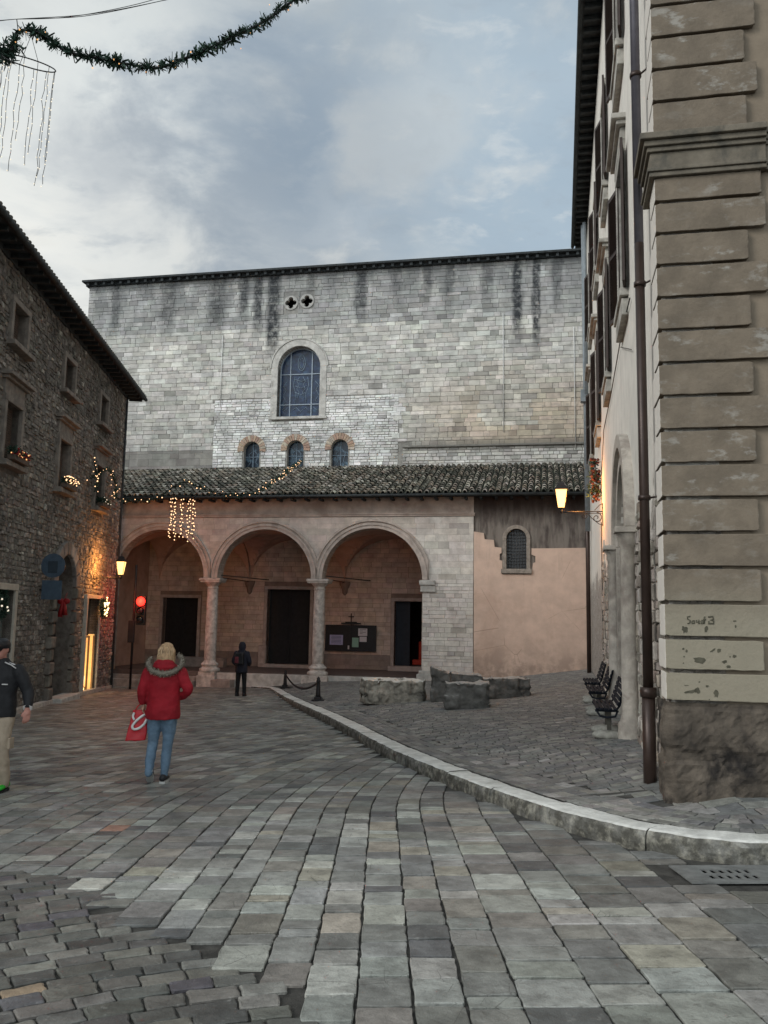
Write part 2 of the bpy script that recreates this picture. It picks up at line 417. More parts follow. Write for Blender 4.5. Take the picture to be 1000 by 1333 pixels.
m_kerb = mat('kerb_stone', (.60, .60, .565), .8, var=.22, vs=6, bump=.8, bs=30, stain=(.3, .3, .27), ss=3, sa=.5,
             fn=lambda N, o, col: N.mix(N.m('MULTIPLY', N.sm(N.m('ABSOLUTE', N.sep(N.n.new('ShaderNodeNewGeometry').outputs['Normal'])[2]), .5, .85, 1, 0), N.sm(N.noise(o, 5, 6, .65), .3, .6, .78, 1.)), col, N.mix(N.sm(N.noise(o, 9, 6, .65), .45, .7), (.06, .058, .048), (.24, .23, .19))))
kb = MB()
arc = [0]
for a, b in zip(kc, kc[1:]): arc.append(arc[-1]+math.dist(a, b))
def kpos(s):
    s = min(max(s, 0), arc[-1]-1e-4); i = max(j for j in range(len(arc)) if arc[j] <= s); i = min(i, len(kc)-2)
    t = (s-arc[i])/(arc[i+1]-arc[i]); a, b = Vector(kc[i]), Vector(kc[i+1]); d = (b-a).normalized()
    return a+(b-a)*t, Vector((d.y, -d.x))
s0 = 0
while s0 < arc[-1]-.1:
    L = random.uniform(.8, 1.5) if s0 < 9 else random.uniform(1, 1.9); s1 = min(s0+L, arc[-1]); n = 22
    vs = []; fs = []
    hj = random.uniform(-.008, .008); wj = random.uniform(-.012, .012)
    for i in range(n+1):
        s_ = s0+.006+(s1-s0-.012)*i/n; p, nn = kpos(s_); h = kh(p.y)+hj
        e = 1 if 0 < i < n else .6
        prof = [(wj+.0, -.06), (wj-.008, h*.4), (wj+.0, h-.045), (wj+.018, h-.012), (wj+.05, h), (.17, h+.004), (.29, h-.002), (.33, h-.03), (.33, -.06)]
        for (q, z) in prof:
            nz_ = (mn.noise(Vector((p.x*3+q*5, p.y*3, z*7)))*.013+mn.noise(Vector((p.x*13+q*9, p.y*13, z*17)))*.009)*e; P = p+nn*(q+nz_)
            vs.append((P.x, P.y, zs(p.x, p.y)+z+nz_*.4))
    m_ = len(prof)
    for i in range(n):
        for k in range(m_-1): fs.append((i*m_+k, i*m_+k+1, (i+1)*m_+k+1, (i+1)*m_+k))
    fs.append(tuple(range(m_))); fs.append(tuple(n*m_+k for k in range(m_))[::-1])
    kb.add(vs, fs, smooth=False); s0 = s1
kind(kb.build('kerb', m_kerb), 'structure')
# street drain: stone slab with slots
m_drain = mat('drain_stone', (.15, .155, .15), .7, var=.3, vs=8, bump=.4, bs=60)
m_black = mat('black_void', (.004, .004, .004), 1, var=0, bump=0, spec=0)
dr = MB(); zz = zs(2.56, 6.4); c0 = Vector((2.56, 6.4))
hol = []
for j in range(2):
    for i in range(6):
        a, b = -.17+i*.062, -.09+j*.15
        hol.append([(a-.019, b-.055), (a+.019, b-.055), (a+.019, b+.055), (a-.019, b+.055)])
dmp = lambda a, b, d: (c0.x+a, c0.y+b, zs(c0.x+a, c0.y+b)+.024-d)
dr.plate([(-.37, -.25), (.37, -.25), (.37, .24), (-.37, .24)], hol, dmp, 0, .010)
dt = thing('drain_cover', 'grey drain slab with two rows of slots against the kerb', 'drain', (c0.x, c0.y, zz))
o = dr.build('slab', m_drain, dt); o.matrix_parent_inverse = dt.matrix_world.inverted(); o.location = (-c0.x, -c0.y, -zz)
pit = MB(); pit.add([dmp(-.3, -.2, .014), dmp(.3, -.2, .014), dmp(.3, .2, .014), dmp(-.3, .2, .014)], [(0, 1, 2, 3)])
o = pit.build('pit', m_black, dt); o.location = (-c0.x, -c0.y, -zz)
# ================================================================== helpers for buildings
def arch_pts(cx, r, zsp, n=20, st=0.):
    """arch from right springing over the top to left springing"""
    return [(cx+r*math.cos(PI*i/n), zsp+st+r*math.sin(PI*i/n)) for i in range(n+1)]
def arch_hole(cx, r, zb, zsp, n=20):
    return [(cx-r, zb), (cx+r, zb)]+arch_pts(cx, r, zsp, n)
def rect(a0, a1, b0, b1): return [(a0, b0), (a1, b0), (a1, b1), (a0, b1)]
def masonry(mb, u0, u1, z0, z1, hr, lr, mp, colf, skips=lambda za, zb, : [], gap=.012, proud=(.01, .025), ch=.008, jit=0., wob=0., k=1):
    z = z0
    while z < z1-.03:
        h = random.uniform(*hr); h = min(h, z1-z)
        if z1-(z+h) < hr[0]*.5: h = z1-z
        segs = [(u0, u1)]
        for a, b in skips(z, z+h):
            ns = []
            for s_, e in segs:
                if b <= s_ or a >= e: ns.append((s_, e)); continue
                if a > s_: ns.append((s_, a))
                if b < e: ns.append((b, e))
            segs = ns
        for s_, e in segs:
            x = s_ - 0.0
            while x < e-.02:
                L = random.uniform(*lr); 
                if x == s_: L *= random.uniform(.5, 1)
                x1 = min(x+L, e)
                if e-x1 < lr[0]*.4: x1 = e
                q = [(x+gap/2, z+gap/2), (x1-gap/2, z+gap/2), (x1-gap/2, z+h-gap/2), (x+gap/2, z+h-gap/2)]
                if wob: q = [(a+random.uniform(-wob, wob), b+random.uniform(-wob, wob)) for a, b in q]
                if k > 1: q = rough_poly(q, k, wob*.8)
                mb.stone(q, mp, random.uniform(*proud), ch, colf((x+x1)/2, z+h/2), jit=jit)
                x = x1
        z += h
# ================================================================== CATHEDRAL
# local frame: x = along facade, y = into building, z up (world height)
ch = thing('cathedral', 'big pale stone church with blue stained glass windows and arcaded porch', 'church', (FA.o.x, FA.o.y, 0), -AF)
cmp_ = lambda y0: (lambda a, b, d: (a, y0+d, b))
cfront = lambda y0: (lambda a, b, h: (a, y0-h, b))
def streaks(N, o, col):
    x, y, z = N.sep(o); nn = N.noise(N.scale(o, (1, 1, .25)), 3.2, 4, .6)
    tot = None
    for (u, wd, zl, am) in [(-7.3, .3, 14.6, .6), (-4.6, .5, 14.9, .6), (-2.2, .55, 14.8, .6), (-.9, .3, 15.2, .75), (-.2, .3, 14.6, .8), (.55, .4, 13.6, .9), (4.6, .35, 14.9, .75), (7.6, .25, 15.7, .6), (8.6, .3, 15.5, .6), (10.2, .3, 15.3, .5), (11.5, .28, 13.8, .95), (12.3, .22, 13.4, .95), (13.2, .3, 15, .5), (2.3, .25, 16.1, .6), (6.2, .3, 16, .5)]:
        xx_ = N.m('ADD', x, N.m('MULTIPLY', N.m('SUBTRACT', nn, .5), .35))
        s_ = N.m('MULTIPLY', N.sm(N.m('ABSOLUTE', N.m('SUBTRACT', xx_, u)), wd*.35, wd*1.1, min(1, am*1.15), 0), N.sm(z, zl-1., zl+.7))
        tot = s_ if tot is None else N.m('MAXIMUM', tot, s_)
    tot = N.m('MULTIPLY', tot, N.sm(N.noise(o, 7, 4, .6),   .25, .45, .65, 1))
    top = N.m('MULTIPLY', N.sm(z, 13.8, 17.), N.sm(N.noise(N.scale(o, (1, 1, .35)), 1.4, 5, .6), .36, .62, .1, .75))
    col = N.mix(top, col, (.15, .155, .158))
    mo = N.sm(N.noise(N.scale(o, (1, 1, 2.4)), 1.6, 8, .68), .50, .66, 0, .5)
    col = N.mix(mo, col, (.20, .195, .185))
    col = N.mix(N.m('MULTIPLY', tot, N.sm(N.noise(o, 4.5, 7, .7), .28, .60, .25, 1)), col, (.035, .039, .043))
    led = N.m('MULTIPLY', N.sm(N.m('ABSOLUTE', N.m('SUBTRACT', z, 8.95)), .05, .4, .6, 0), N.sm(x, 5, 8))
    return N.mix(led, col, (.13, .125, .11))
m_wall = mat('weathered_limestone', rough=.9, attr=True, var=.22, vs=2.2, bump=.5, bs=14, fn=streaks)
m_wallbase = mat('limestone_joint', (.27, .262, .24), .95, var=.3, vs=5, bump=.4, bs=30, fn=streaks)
m_trim = mat('carved_stone', (.46, .45, .42), .85, var=.25, vs=4, bump=.4, bs=25, stain=(.2, .19, .17), ss=2.5, sa=.5)
BD = 4.4     # depth of main wall behind porch front
U0, U1, ZT = -8.70, 14.6, 17.0
BW = (1.84, .98, 10.40, 12.64)         # big window: centre, radius, sill, spring
SW = [(-.25, .37), (1.78, .38), (3.80, .38)]
holes = [arch_hole(BW[0], BW[1], BW[2], BW[3], 24)]
for cx, r_ in SW: holes.append(arch_hole(cx, r_, 8.06, 8.92, 14))
QF = [(1.36, 15.66), (2.11, 15.70)]
def circle(cx, cz, r, n=24): return [(cx+r*math.cos(TAU*i/n), cz+r*math.sin(TAU*i/n)) for i in range(n)]
for q in QF: holes.append(circle(q[0], q[1], .27))
DOORS = [(-4.13, -2.47, -.46, 2.30), (.73, 2.66, -.46, 2.72), (6.35, 7.66, -.40, 2.28)]
mw = MB()
mw.plate(rect(U0, U1, 7.2, ZT), holes, cmp_(BD), 0, .7)
mw.box(U0, U0+.6, BD+.7, BD+24, -2, ZT); mw.box(U1-.6, U1, BD+.7, BD+24, -2, ZT); mw.box(U0, U1, BD+24, BD+24.5, -2, ZT)
def cw(u, z):
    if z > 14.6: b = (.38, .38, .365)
    elif z > 11.3 or u < -2.1 or u > 6.6: b = (.50, .492, .455)
    else: b = (.66, .66, .64)
    if u > 6.0 and z < 12.5:
        k = min(1, (u-6)/4)*min(1, (12.5-z)/2); b = tuple(a*(1-k)+c*k for a, c in zip(b, (.50, .43, .345)))
    if 10.0 < u < 12.2 and 9.8 < z < 12.6: b = (.50, .475, .42)
    if u < -2.1 and z < 9.0: b = (.27, .26, .24)
    if z < 8.85 and u > 6: b = (.5, .49, .46)
    m_ = mn.noise(Vector((u*.55, z*1.3, 3)))*.30+mn.noise(Vector((u*1.7, z*3.5, 7)))*.30; c = rc(tuple(k*(1+m_) for k in b), .11, .025)
    if random.random() < .06: c = tuple(min(.85, k*1.22) for k in c)
    if random.random() < .05: c = tuple(k*.65 for k in c)
    if -2.3 < u < -1.9 and z < 8.6: c = (.35, .12, .11) if random.random() < .5 else c
    return c
def cskip(za, zb):
    o = []; zm = (za+zb)/2
    def sk(cx, r_, b, sp, pad):
        if zb > b-.05 and za < sp+r_+pad:
            if za <= sp: o.append((cx-r_-pad, cx+r_+pad))
            else:
                h = za-sp; rr = r_+pad
                if h < rr: w_ = math.sqrt(rr*rr-h*h); o.append((cx-w_, cx+w_))
    sk(BW[0], BW[1], BW[2]-.1, BW[3], .2)
    for cx, r_ in SW: sk(cx, r_, 8.06, 8.92, .06)
    for cx, cz in QF:
        if zb > cz-.33 and za < cz+.33: o.append((cx-.34, cx+.34))
    return o
bigskip = lambda za, zb: cskip(za, zb)
ml = MB()
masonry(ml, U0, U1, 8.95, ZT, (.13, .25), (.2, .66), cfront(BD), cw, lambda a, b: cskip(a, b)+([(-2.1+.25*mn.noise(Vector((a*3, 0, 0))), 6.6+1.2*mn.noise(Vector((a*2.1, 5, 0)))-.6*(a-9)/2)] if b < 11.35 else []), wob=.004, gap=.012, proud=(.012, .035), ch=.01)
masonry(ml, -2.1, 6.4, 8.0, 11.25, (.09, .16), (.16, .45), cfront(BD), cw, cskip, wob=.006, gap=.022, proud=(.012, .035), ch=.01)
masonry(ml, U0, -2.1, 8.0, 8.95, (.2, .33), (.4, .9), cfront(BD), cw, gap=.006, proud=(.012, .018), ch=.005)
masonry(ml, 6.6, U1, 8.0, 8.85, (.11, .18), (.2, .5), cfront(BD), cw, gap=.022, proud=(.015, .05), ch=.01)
o = mw.build('wall', m_wallbase, ch)
o2 = ml.build('wall_stones', m_wall, ch, fixn=False)
lg = MB(); lg.box(6.6, U1, BD-.12, BD, 8.86, 8.94); lg.build('ledge', m_wallbase, ch, .01)
# window surrounds
def ring(mb, cx, r0, r1, zsp, y0, y1, n=24, a0=0., a1=PI, clampx=None, col=None, mi=0):
    vs = []; fs = []
    for i in range(n+1):
        a = a0+(a1-a0)*i/n
        for rr in (r0, r1):
            X = cx+rr*math.cos(a)
            if clampx: X = min(max(X, clampx[0]), clampx[1])
            for yy in (y0, y1): vs.append((X, yy, zsp+rr*math.sin(a)))
    for i in range(n):
        b, c = i*4, i*4+4
        fs += [(b, c, c+2, b+2), (b+1, b+3, c+3, c+1), (b, b+1, c+1, c), (b+2, c+2, c+3, b+3)]
    fs += [(0, 2, 3, 1), (n*4, n*4+1, n*4+3, n*4+2)]
    mb.add(vs, fs, col, mi)
m_glass = mat('stained_glass', (.015, .03, .07), .25, var=.6, vs=5, bump=.15, bs=12, spec=.4,
              fn=lambda N, o, c: N.mix(N.sm(N.noise(o, 3.2, 3, .6), .5, .7, 0, .5), c, (.045, .10, .165)))
m_lead = mat('pale_window_bar', (.30, .36, .42), .5, var=.1, bump=0)
m_line = mat('glass_drawing', (.16, .22, .28), .5, var=.2, bump=0)
m_glassd = mat('dark_window_glass', (.02, .03, .045), .22, var=.5, vs=4, bump=0, spec=.4,
               fn=lambda N, o, c: N.mix(N.sm(N.noise(o, 2.8, 3, .6, .6), .5, .6, 0, .7), c, (.10, .17, .23)))
bwin = MB(); cx, r_, zb, zsp = BW
ring(bwin, cx, r_, r_+.30, zsp, BD-.055, BD+.5, 28)
bwin.box(cx-r_-.30, cx-r_, BD-.055, BD+.5, zb-.02, zsp-.003); bwin.box(cx+r_, cx+r_+.30, BD-.055, BD+.5, zb-.02, zsp-.003)
ring(bwin, cx, r_+.305, r_+.37, zsp, BD-.08, BD+.1, 28)
bwin.box(cx-r_-.36, cx+r_+.36, BD-.11, BD+.45, zb-.14, zb-.022)
f = bwin.build('window_surround', m_trim, ch, .012)
gl = MB(); gl.plate(arch_hole(cx, r_, zb, zsp, 24), [], cmp_(BD+.38), 0, .02)
wn = gl.build('large_window', m_glass, ch); wn['label'] = 'tall blue stained glass window with round top'
mu = MB()
for xx_ in (-.5, .5): mu.box(cx+xx_-.022, cx+xx_+.022, BD+.34, BD+.379, zb, zsp+.84)
for z_ in (11.02, 12.42): mu.box(cx-r_, cx+r_, BD+.335, BD+.378, z_-.02, z_+.02)
ring(mu, cx, r_-.05, r_-.001, zsp, BD+.33, BD+.376, 24); mu.box(cx-r_, cx+r_, BD+.33, BD+.376, zb, zb+.05)
mu.box(cx-r_, cx-r_+.05, BD+.33, BD+.376, zb+.051, zsp); mu.box(cx+r_-.05, cx+r_, BD+.33, BD+.376, zb+.051, zsp)
mu.build('window_bars', m_lead, wn)
ln = MB()
def stroke(mb, pts, r=.014, y=BD+.372): mb.tube([(a, y, b) for a, b in pts], r, 5, cap=True)
stroke(ln, [(cx+.17*math.cos(t), 12.95+.36*math.sin(t)) for t in [TAU*i/20 for i in range(21)]], .022)
stroke(ln, [(cx+.09*math.cos(t), 12.93+.24*math.sin(t)) for t in [TAU*i/16 for i in range(17)]])
for sg in (-1, 1):
    stroke(ln, [(cx+sg*.3, 12.3), (cx+sg*.36, 11.9), (cx+sg*.22, 11.5), (cx+sg*.26, 11.1)])
    stroke(ln, [(cx+sg*.08, 12.3), (cx+sg*.2, 12.1), (cx+sg*.1, 11.95), (cx+sg*.2, 11.75), (cx+sg*.08, 11.6), (cx+sg*.16, 11.3)])
    stroke(ln, [(cx+sg*.66, 12.1), (cx+sg*.82, 11.9), (cx+sg*.7, 11.7), (cx+sg*.84, 11.45), (cx+sg*.68, 11.2), (cx+sg*.8, 11.1)])
    stroke(ln, [(cx+sg*.6, 10.9), (cx+sg*.75, 10.75), (cx+sg*.88, 10.85)])
for k in range(3): stroke(ln, [(cx-.28, 12.2-k*.3), (cx, 12.08-k*.3), (cx+.28, 12.2-k*.3)])
stroke(ln, [(cx-.4, 10.75), (cx-.2, 10.9), (cx, 10.7), (cx+.25, 10.88), (cx+.42, 10.7)])
ln.build('glass_drawing', m_line, wn)
m_vous = mat('brick_voussoir', rough=.9, attr=True, var=.25, vs=6, bump=.4, bs=30)
for k, (cx, r_) in enumerate(SW):
    gl = MB(); gl.plate(arch_hole(cx, r_, 8.06, 8.92, 14), [], cmp_(BD+.25), 0, .02)
    wn = gl.build('small_window', m_glassd, ch)
    v = MB(); n = 15
    for i in range(n):
        a = -.15+(PI+.3)*i/n; a1 = -.15+(PI+.3)*(i+1)/n-.03
        q = [(cx+rr*math.cos(aa), 8.92+rr*math.sin(aa)) for rr, aa in ((r_+.01, a), (r_+.29, a), (r_+.29, a1), (r_+.01, a1))]
        v.stone(q, cfront(BD), .055, .008, rc(random.choice([(.40, .30, .22), (.36, .25, .19), (.42, .36, .29)]), .15))
    v.build('arch_bricks', m_vous, wn)
    b = MB(); b.box(cx-.015, cx+.015, BD+.21, BD+.249, 8.06, 9.28); b.box(cx-r_, cx+r_, BD+.21, BD+.247, 8.62, 8.65)
    for sg in (-1, 1): b.tube([(cx+sg*.05, BD+.24, 8.9), (cx+sg*.2, BD+.24, 8.75), (cx+sg*.12, BD+.24, 8.4), (cx+sg*.28, BD+.24, 8.15)], .016, 5)
    b.build('window_bars', m_line, wn)
m_ocu = mat('oculus_stone', (.36, .355, .335), .9, var=.25, vs=5, bump=.3)
for cx, cz in QF:
    q = MB()
    pts = []
    for k in range(4):
        a0 = k*PI/2
        for i in range(9):
            t = -PI*.62+PI*1.24*i/8
            pts.append((cx+.155*math.cos(a0)+.115*math.cos(a0+t), cz+.155*math.sin(a0)+.115*math.sin(a0+t)))
    q.plate(circle(cx, cz, .335, 28), [pts], cmp_(BD-.04), 0, .16)
    oc = q.build('oculus', m_ocu, ch)
    bq = MB(); bq.plate(circle(cx, cz, .26, 16), [], cmp_(BD+.3), 0, .02); bq.build('opening', m_black, oc)
# top eaves
m_dark = mat('dark_eave', (.035, .04, .042), .9, var=.4, vs=5, bump=.4, bs=20)
ev = MB(); ev.box(U0-.2, U1+.2, BD-.38, BD+3, ZT+.13, ZT+.22); ev.box(U0-.12, U1+.1, BD-.14, BD+1, ZT+.001, ZT+.128)
uu = U0
while uu < U1: ev.box(uu, uu+.12, BD-.3, BD-.141, ZT-.02, ZT+.129); uu += .42
ev.box(U0-.05, U1+.05, BD+3.01, BD+24.6, ZT+.05, ZT+.3)
ev.build('roof', m_dark, ch)
# cables down the wall
cb = MB()
for (pa, ya, yb) in ((655, 408, 562), (747, 425, 585), (290, 437, 530)):
    a = FA.hit(pa, ya, BD-.06); b = FA.hit(pa+(0 if pa > 400 else -2), yb, BD-.06); cb.tube([(a[0], BD-.06, a[1]), (a[0]+.02, BD-.06, b[1])], .018, 6)
cb.build('cable', mat('pale_cable', (.6, .6, .58), .6, var=0, bump=0), ch)
# ---- porch
ARC = [(-2.26, 1.88), (2.05, 1.88), (6.26, 1.91)]; ZSP = 3.0
FLR = -.60; PT = 6.08; UE = 10.05
for_pl = [(-4.9, -1.6), (-4.2, -1.6), (-4.2, ZSP)]+arch_pts(ARC[0][0], ARC[0][1], ZSP, 22)[::-1]
for cx, r_ in ARC[1:]: for_pl += arch_pts(cx, r_, ZSP, 22)[::-1]
for_pl += [(8.17, ZSP), (8.17, -1.2), (UE, -1.2), (UE, 5.36), (-4.9, 5.36)]
m_porch = mat('porch_stone', rough=.88, attr=True, var=.18, vs=3, bump=.4, bs=18, stain=(.28, .23, .2), ss=.7, sa=.35)
m_porchb = mat('porch_stone_joint', (.36, .31, .27), .92, var=.3, vs=4, bump=.4, bs=20)
pb = MB(); pb.plate(for_pl, [], cmp_(0), 0, .5); pb.build('porch_wall', m_porchb, ch)
def pc(u, z):
    b = (.56, .49, .44)
    if u > 7.9: b = (.60, .565, .52)
    elif u > 4: k = (u-4)/3.9; b = tuple(a*(1-k)+c*k for a, c in zip(b, (.56, .50, .45)))
    c = rc(b, .09, .02)
    if u > 8 and random.random() < .12: c = tuple(k*.7 for k in c)
    return c
def pskip(za, zb):
    o = []
    for cx, r_ in ARC:
        rr = r_+.1
        if za <= ZSP: o.append((cx-2.2, cx+r_+.04 if cx > 5 else cx+2.2))
        elif za-ZSP < rr: w_ = math.sqrt(rr*rr-(za-ZSP)**2); o.append((cx-w_, cx+w_))
    return o
pm = MB(); masonry(pm, -4.9, UE, 3.02, 5.34, (.16, .28), (.4, .95), cfront(0), pc, pskip, gap=.005, proud=(.008, .013), ch=.004)
masonry(pm, 8.19, UE, -1.0, 3.02, (.10, .2), (.2, .6), cfront(0), pc, gap=.008, wob=.002, proud=(.01, .03), ch=.008)
pm.build('porch_stones', m_porch, ch, fixn=False)
m_arch = mat('arch_moulding', (.46, .40, .355), .85, var=.2, vs=4, bump=.4, bs=25, stain=(.25, .2, .17), ss=1.5, sa=.4)
for cx, r_ in ARC:
    a = MB(); cl = (cx-2.14, cx+2.14)
    ring(a, cx, r_, r_+.12, ZSP, -.06, .52, 36)
    ring(a, cx, r_+.122, r_+.2, ZSP, -.09, .1, 36, clampx=cl)
    ring(a, cx, r_+.202, r_+.26, ZSP, -.055, .1, 36, clampx=cl)
    ring(a, cx, r_+.262, r_+.34, ZSP, -.11, .1, 36, clampx=cl)
    a.build('arch_moulding', m_arch, ch)
m_col = mat('column_stone', (.50, .46, .42), .75, var=.3, vs=6, bump=.4, bs=30, stain=(.22, .19, .17), ss=4, sa=.6)
def column(cx, zb, plinth):
    y = .24; c = MB()
    z0 = zb
    if plinth: 
        c.box(cx-.37, cx+.37, y-.37, y+.37, z0-.3, z0+.42, mi=0); c.box(cx-.33, cx+.33, y-.33, y+.33, z0+.421, z0+.56); zl = z0+.561
    else:
        c.box(cx-.5, cx+.5, y-.46, y+.46, z0-.3, z0+.10); zl = z0+.101
    c.lathe([(.38, zl), (.40, zl+.05), (.38, zl+.12), (.31, zl+.15), (.29, zl+.2), (.33, zl+.24), (.34, zl+.28), (.30, zl+.32), (.245, zl+.36), (.225, zl+.42)], cx, y, 28)
    c.lathe([(.222, zl+.42), (.225, zl+1.4), (.21, 2.5), (.205, 2.58)], cx, y, 28)
    c.lathe([(.23, 2.58), (.24, 2.61), (.21, 2.64), (.21, 2.70), (.27, 2.76), (.33, 2.83)], cx, y, 28)
    c.box(cx-.40, cx+.40, y-.36, y+.30, 2.831, 2.90); c.box(cx-.43, cx+.43, y-.39, y+.32, 2.901, 2.99)
    c.build('column', m_col, ch, .01)
column(-.10, -1.14, True); column(4.20, -.70, False)
im = MB(); im.box(8.07, 8.65, -.12, .55, 2.80, 2.98); im.box(8.11, 8.67, -.08, .52, 2.55, 2.80); im.box(8.01, 10.13, -.12, .55, -.95, -.42); im.box(8.08, 10.10, -.07, .5, -.42, -.3)
im.build('impost', m_trim, ch, .015)
# frieze and mouldings
m_frz = mat('frieze_plaster', (.47, .395, .345), .9, var=.22, vs=2.5, bump=.3, bs=14, stain=(.27, .21, .175), ss=1.0, sa=.6)
fr = MB(); fr.box(-4.9, UE, .03, .5, 5.36, PT); fr.box(-4.9, UE+.04, -.05, .029, 5.362, 5.43); fr.box(-4.9, UE+.05, -.08, .028, 5.432, 5.47)
fr.build('frieze', m_frz, ch)
# old plaster wall + pink plaster on the right
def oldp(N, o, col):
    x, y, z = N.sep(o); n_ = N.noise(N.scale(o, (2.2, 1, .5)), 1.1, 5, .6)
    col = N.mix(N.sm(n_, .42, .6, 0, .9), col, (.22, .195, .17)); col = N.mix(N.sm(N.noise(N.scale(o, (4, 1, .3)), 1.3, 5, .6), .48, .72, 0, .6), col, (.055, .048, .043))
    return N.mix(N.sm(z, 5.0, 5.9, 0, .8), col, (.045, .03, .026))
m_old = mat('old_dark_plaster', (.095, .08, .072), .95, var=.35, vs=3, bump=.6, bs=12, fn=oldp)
wc, wr, wzb, wzs = 11.60, .36, 3.42, 4.52
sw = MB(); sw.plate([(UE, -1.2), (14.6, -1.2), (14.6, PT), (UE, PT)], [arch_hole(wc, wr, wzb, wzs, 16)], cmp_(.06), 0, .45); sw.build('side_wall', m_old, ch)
def hp(px, py): return FA.hit(px, py, .02)
pts = [hp(*p) for p in [(617, 692), (630, 694), (631, 702), (643, 703), (644, 712), (653, 713), (653, 720), (650.5, 721), (650.5, 729), (654, 730), (654, 743)]]
pts += [(11.05, 3.30), (11.09, 3.22), (12.13, 3.22), (12.11, 3.32)]
pts += [hp(*p) for p in [(693, 742), (694, 733), (697, 732), (697, 724), (692, 722), (692, 714), (763, 713)]]
zt = pts[-1][1]; pts[-1] = (14.55, zt); pts = [(14.55, -1.0), (14.55, zt)] + pts[::-1][1:] + [(UE+.02, -1.0)]
def pinkfn(N, o, col):
    x, y, z = N.sep(o)
    damp = N.m('MULTIPLY', N.sm(z, -.6, 1.1, .8, 0), N.sm(N.noise(o, 1.7, 6, .65), .38, .6)); col = N.mix(damp, col, (.27, .20, .16))
    col = N.mix(N.m('MULTIPLY', N.sm(N.noise(N.scale(o, (3, 1, .25)), 1.5, 6, .6), .55, .72), N.sm(z, 1.5, 4.2, .1, .5)), col, (.36, .27, .215))
    cr = N.vor(o, .55, 'DISTANCE_TO_EDGE'); return N.mix(N.m('MULTIPLY', N.sm(cr.outputs['Distance'], 0, .006, .5, 0), N.sm(N.noise(o, .8, 2, .5), .5, .58)), col, (.2, .14, .11))
m_pink = mat('pink_plaster', (.60, .445, .355), .88, var=.13, vs=1.6, bump=.35, bs=8, stain=(.42, .29, .22), ss=.8, sa=.4, fn=pinkfn)
pk = MB(); pk.plate(pts, [], cmp_(0), 0, .056); pk.build('pink_plaster', m_pink, ch)
sn = MB(); ring(sn, wc, wr, wr+.14, wzs, .0, .2, 16); sn.box(wc-wr-.14, wc-wr, 0, .2, wzb, wzs-.002); sn.box(wc+wr, wc+wr+.14, 0, .2, wzb, wzs-.002)
sn.box(wc-.55, wc+.55, -.07, .2, wzb-.17, wzb-.002)
swf = sn.build('grated_window', mat('old_window_stone', (.27, .235, .20), .9, var=.35, vs=6, bump=.5, bs=20), ch, .01)
gl = MB(); gl.plate(arch_hole(wc, wr, wzb, wzs, 16), [], cmp_(.3), 0, .02); gl.build('pane', mat('blackish_glass', (.015, .018, .022), .2, var=.3, bump=0, spec=.4), swf)
gr = MB()
for i in range(-3, 4):
    xx_ = i*.1; h = math.sqrt(max(0, wr*wr-xx_*xx_)); gr.tube([(wc+xx_, .2, wzb), (wc+xx_, .2, wzs+h)], .009, 5)
for i in range(12):
    zz = wzb+.06+i*.12
    hw = wr if zz < wzs else math.sqrt(max(0, wr*wr-(zz-wzs)**2))
    if hw > .05: gr.tube([(wc-hw, .19, zz), (wc+hw, .19, zz)], .009, 5)
gr.build('grate', mat('grey_iron', (.12, .12, .12), .6, metal=.4, var=.2, bump=0), swf)
# porch interior
m_int = mat('porch_inside_stone', rough=.9, attr=True, var=.2, vs=3, bump=.45, bs=16)
m_intb = mat('porch_inside_joint', (.24, .17, .135), .95, var=.2, vs=3, bump=.3, bs=20)
ib = MB(); ib.plate(rect(-5.2, 10.2, -1.2, 7.25), [rect(a, b, c, d) for a, b, c, d in DOORS], cmp_(BD), .02, .6); ib.build('inner_wall', m_intb, ch)
im2 = MB()
def dskip(za, zb): return [(a-.16, b+.16) for a, b, c, d in DOORS if za < d+.16]
def icol(u, z): return rc((.52, .40, .325) if z > .1 else (.25, .19, .16), .1, .03)
masonry(im2, -5.1, 10.1, -.6, 4.95, (.15, .24), (.3, .7), cfront(BD+.02), icol, dskip, gap=.01, proud=(.008, .018), ch=.006)
im2.build('inner_stones', m_int, ch, fixn=False)
m_frame = mat('door_frame_stone', (.38, .30, .26), .85, var=.2, vs=5, bump=.3, bs=25)
m_wood = mat('dark_door_wood', (.012, .011, .011), .7, var=.3, vs=6, bump=.3, bs=30)
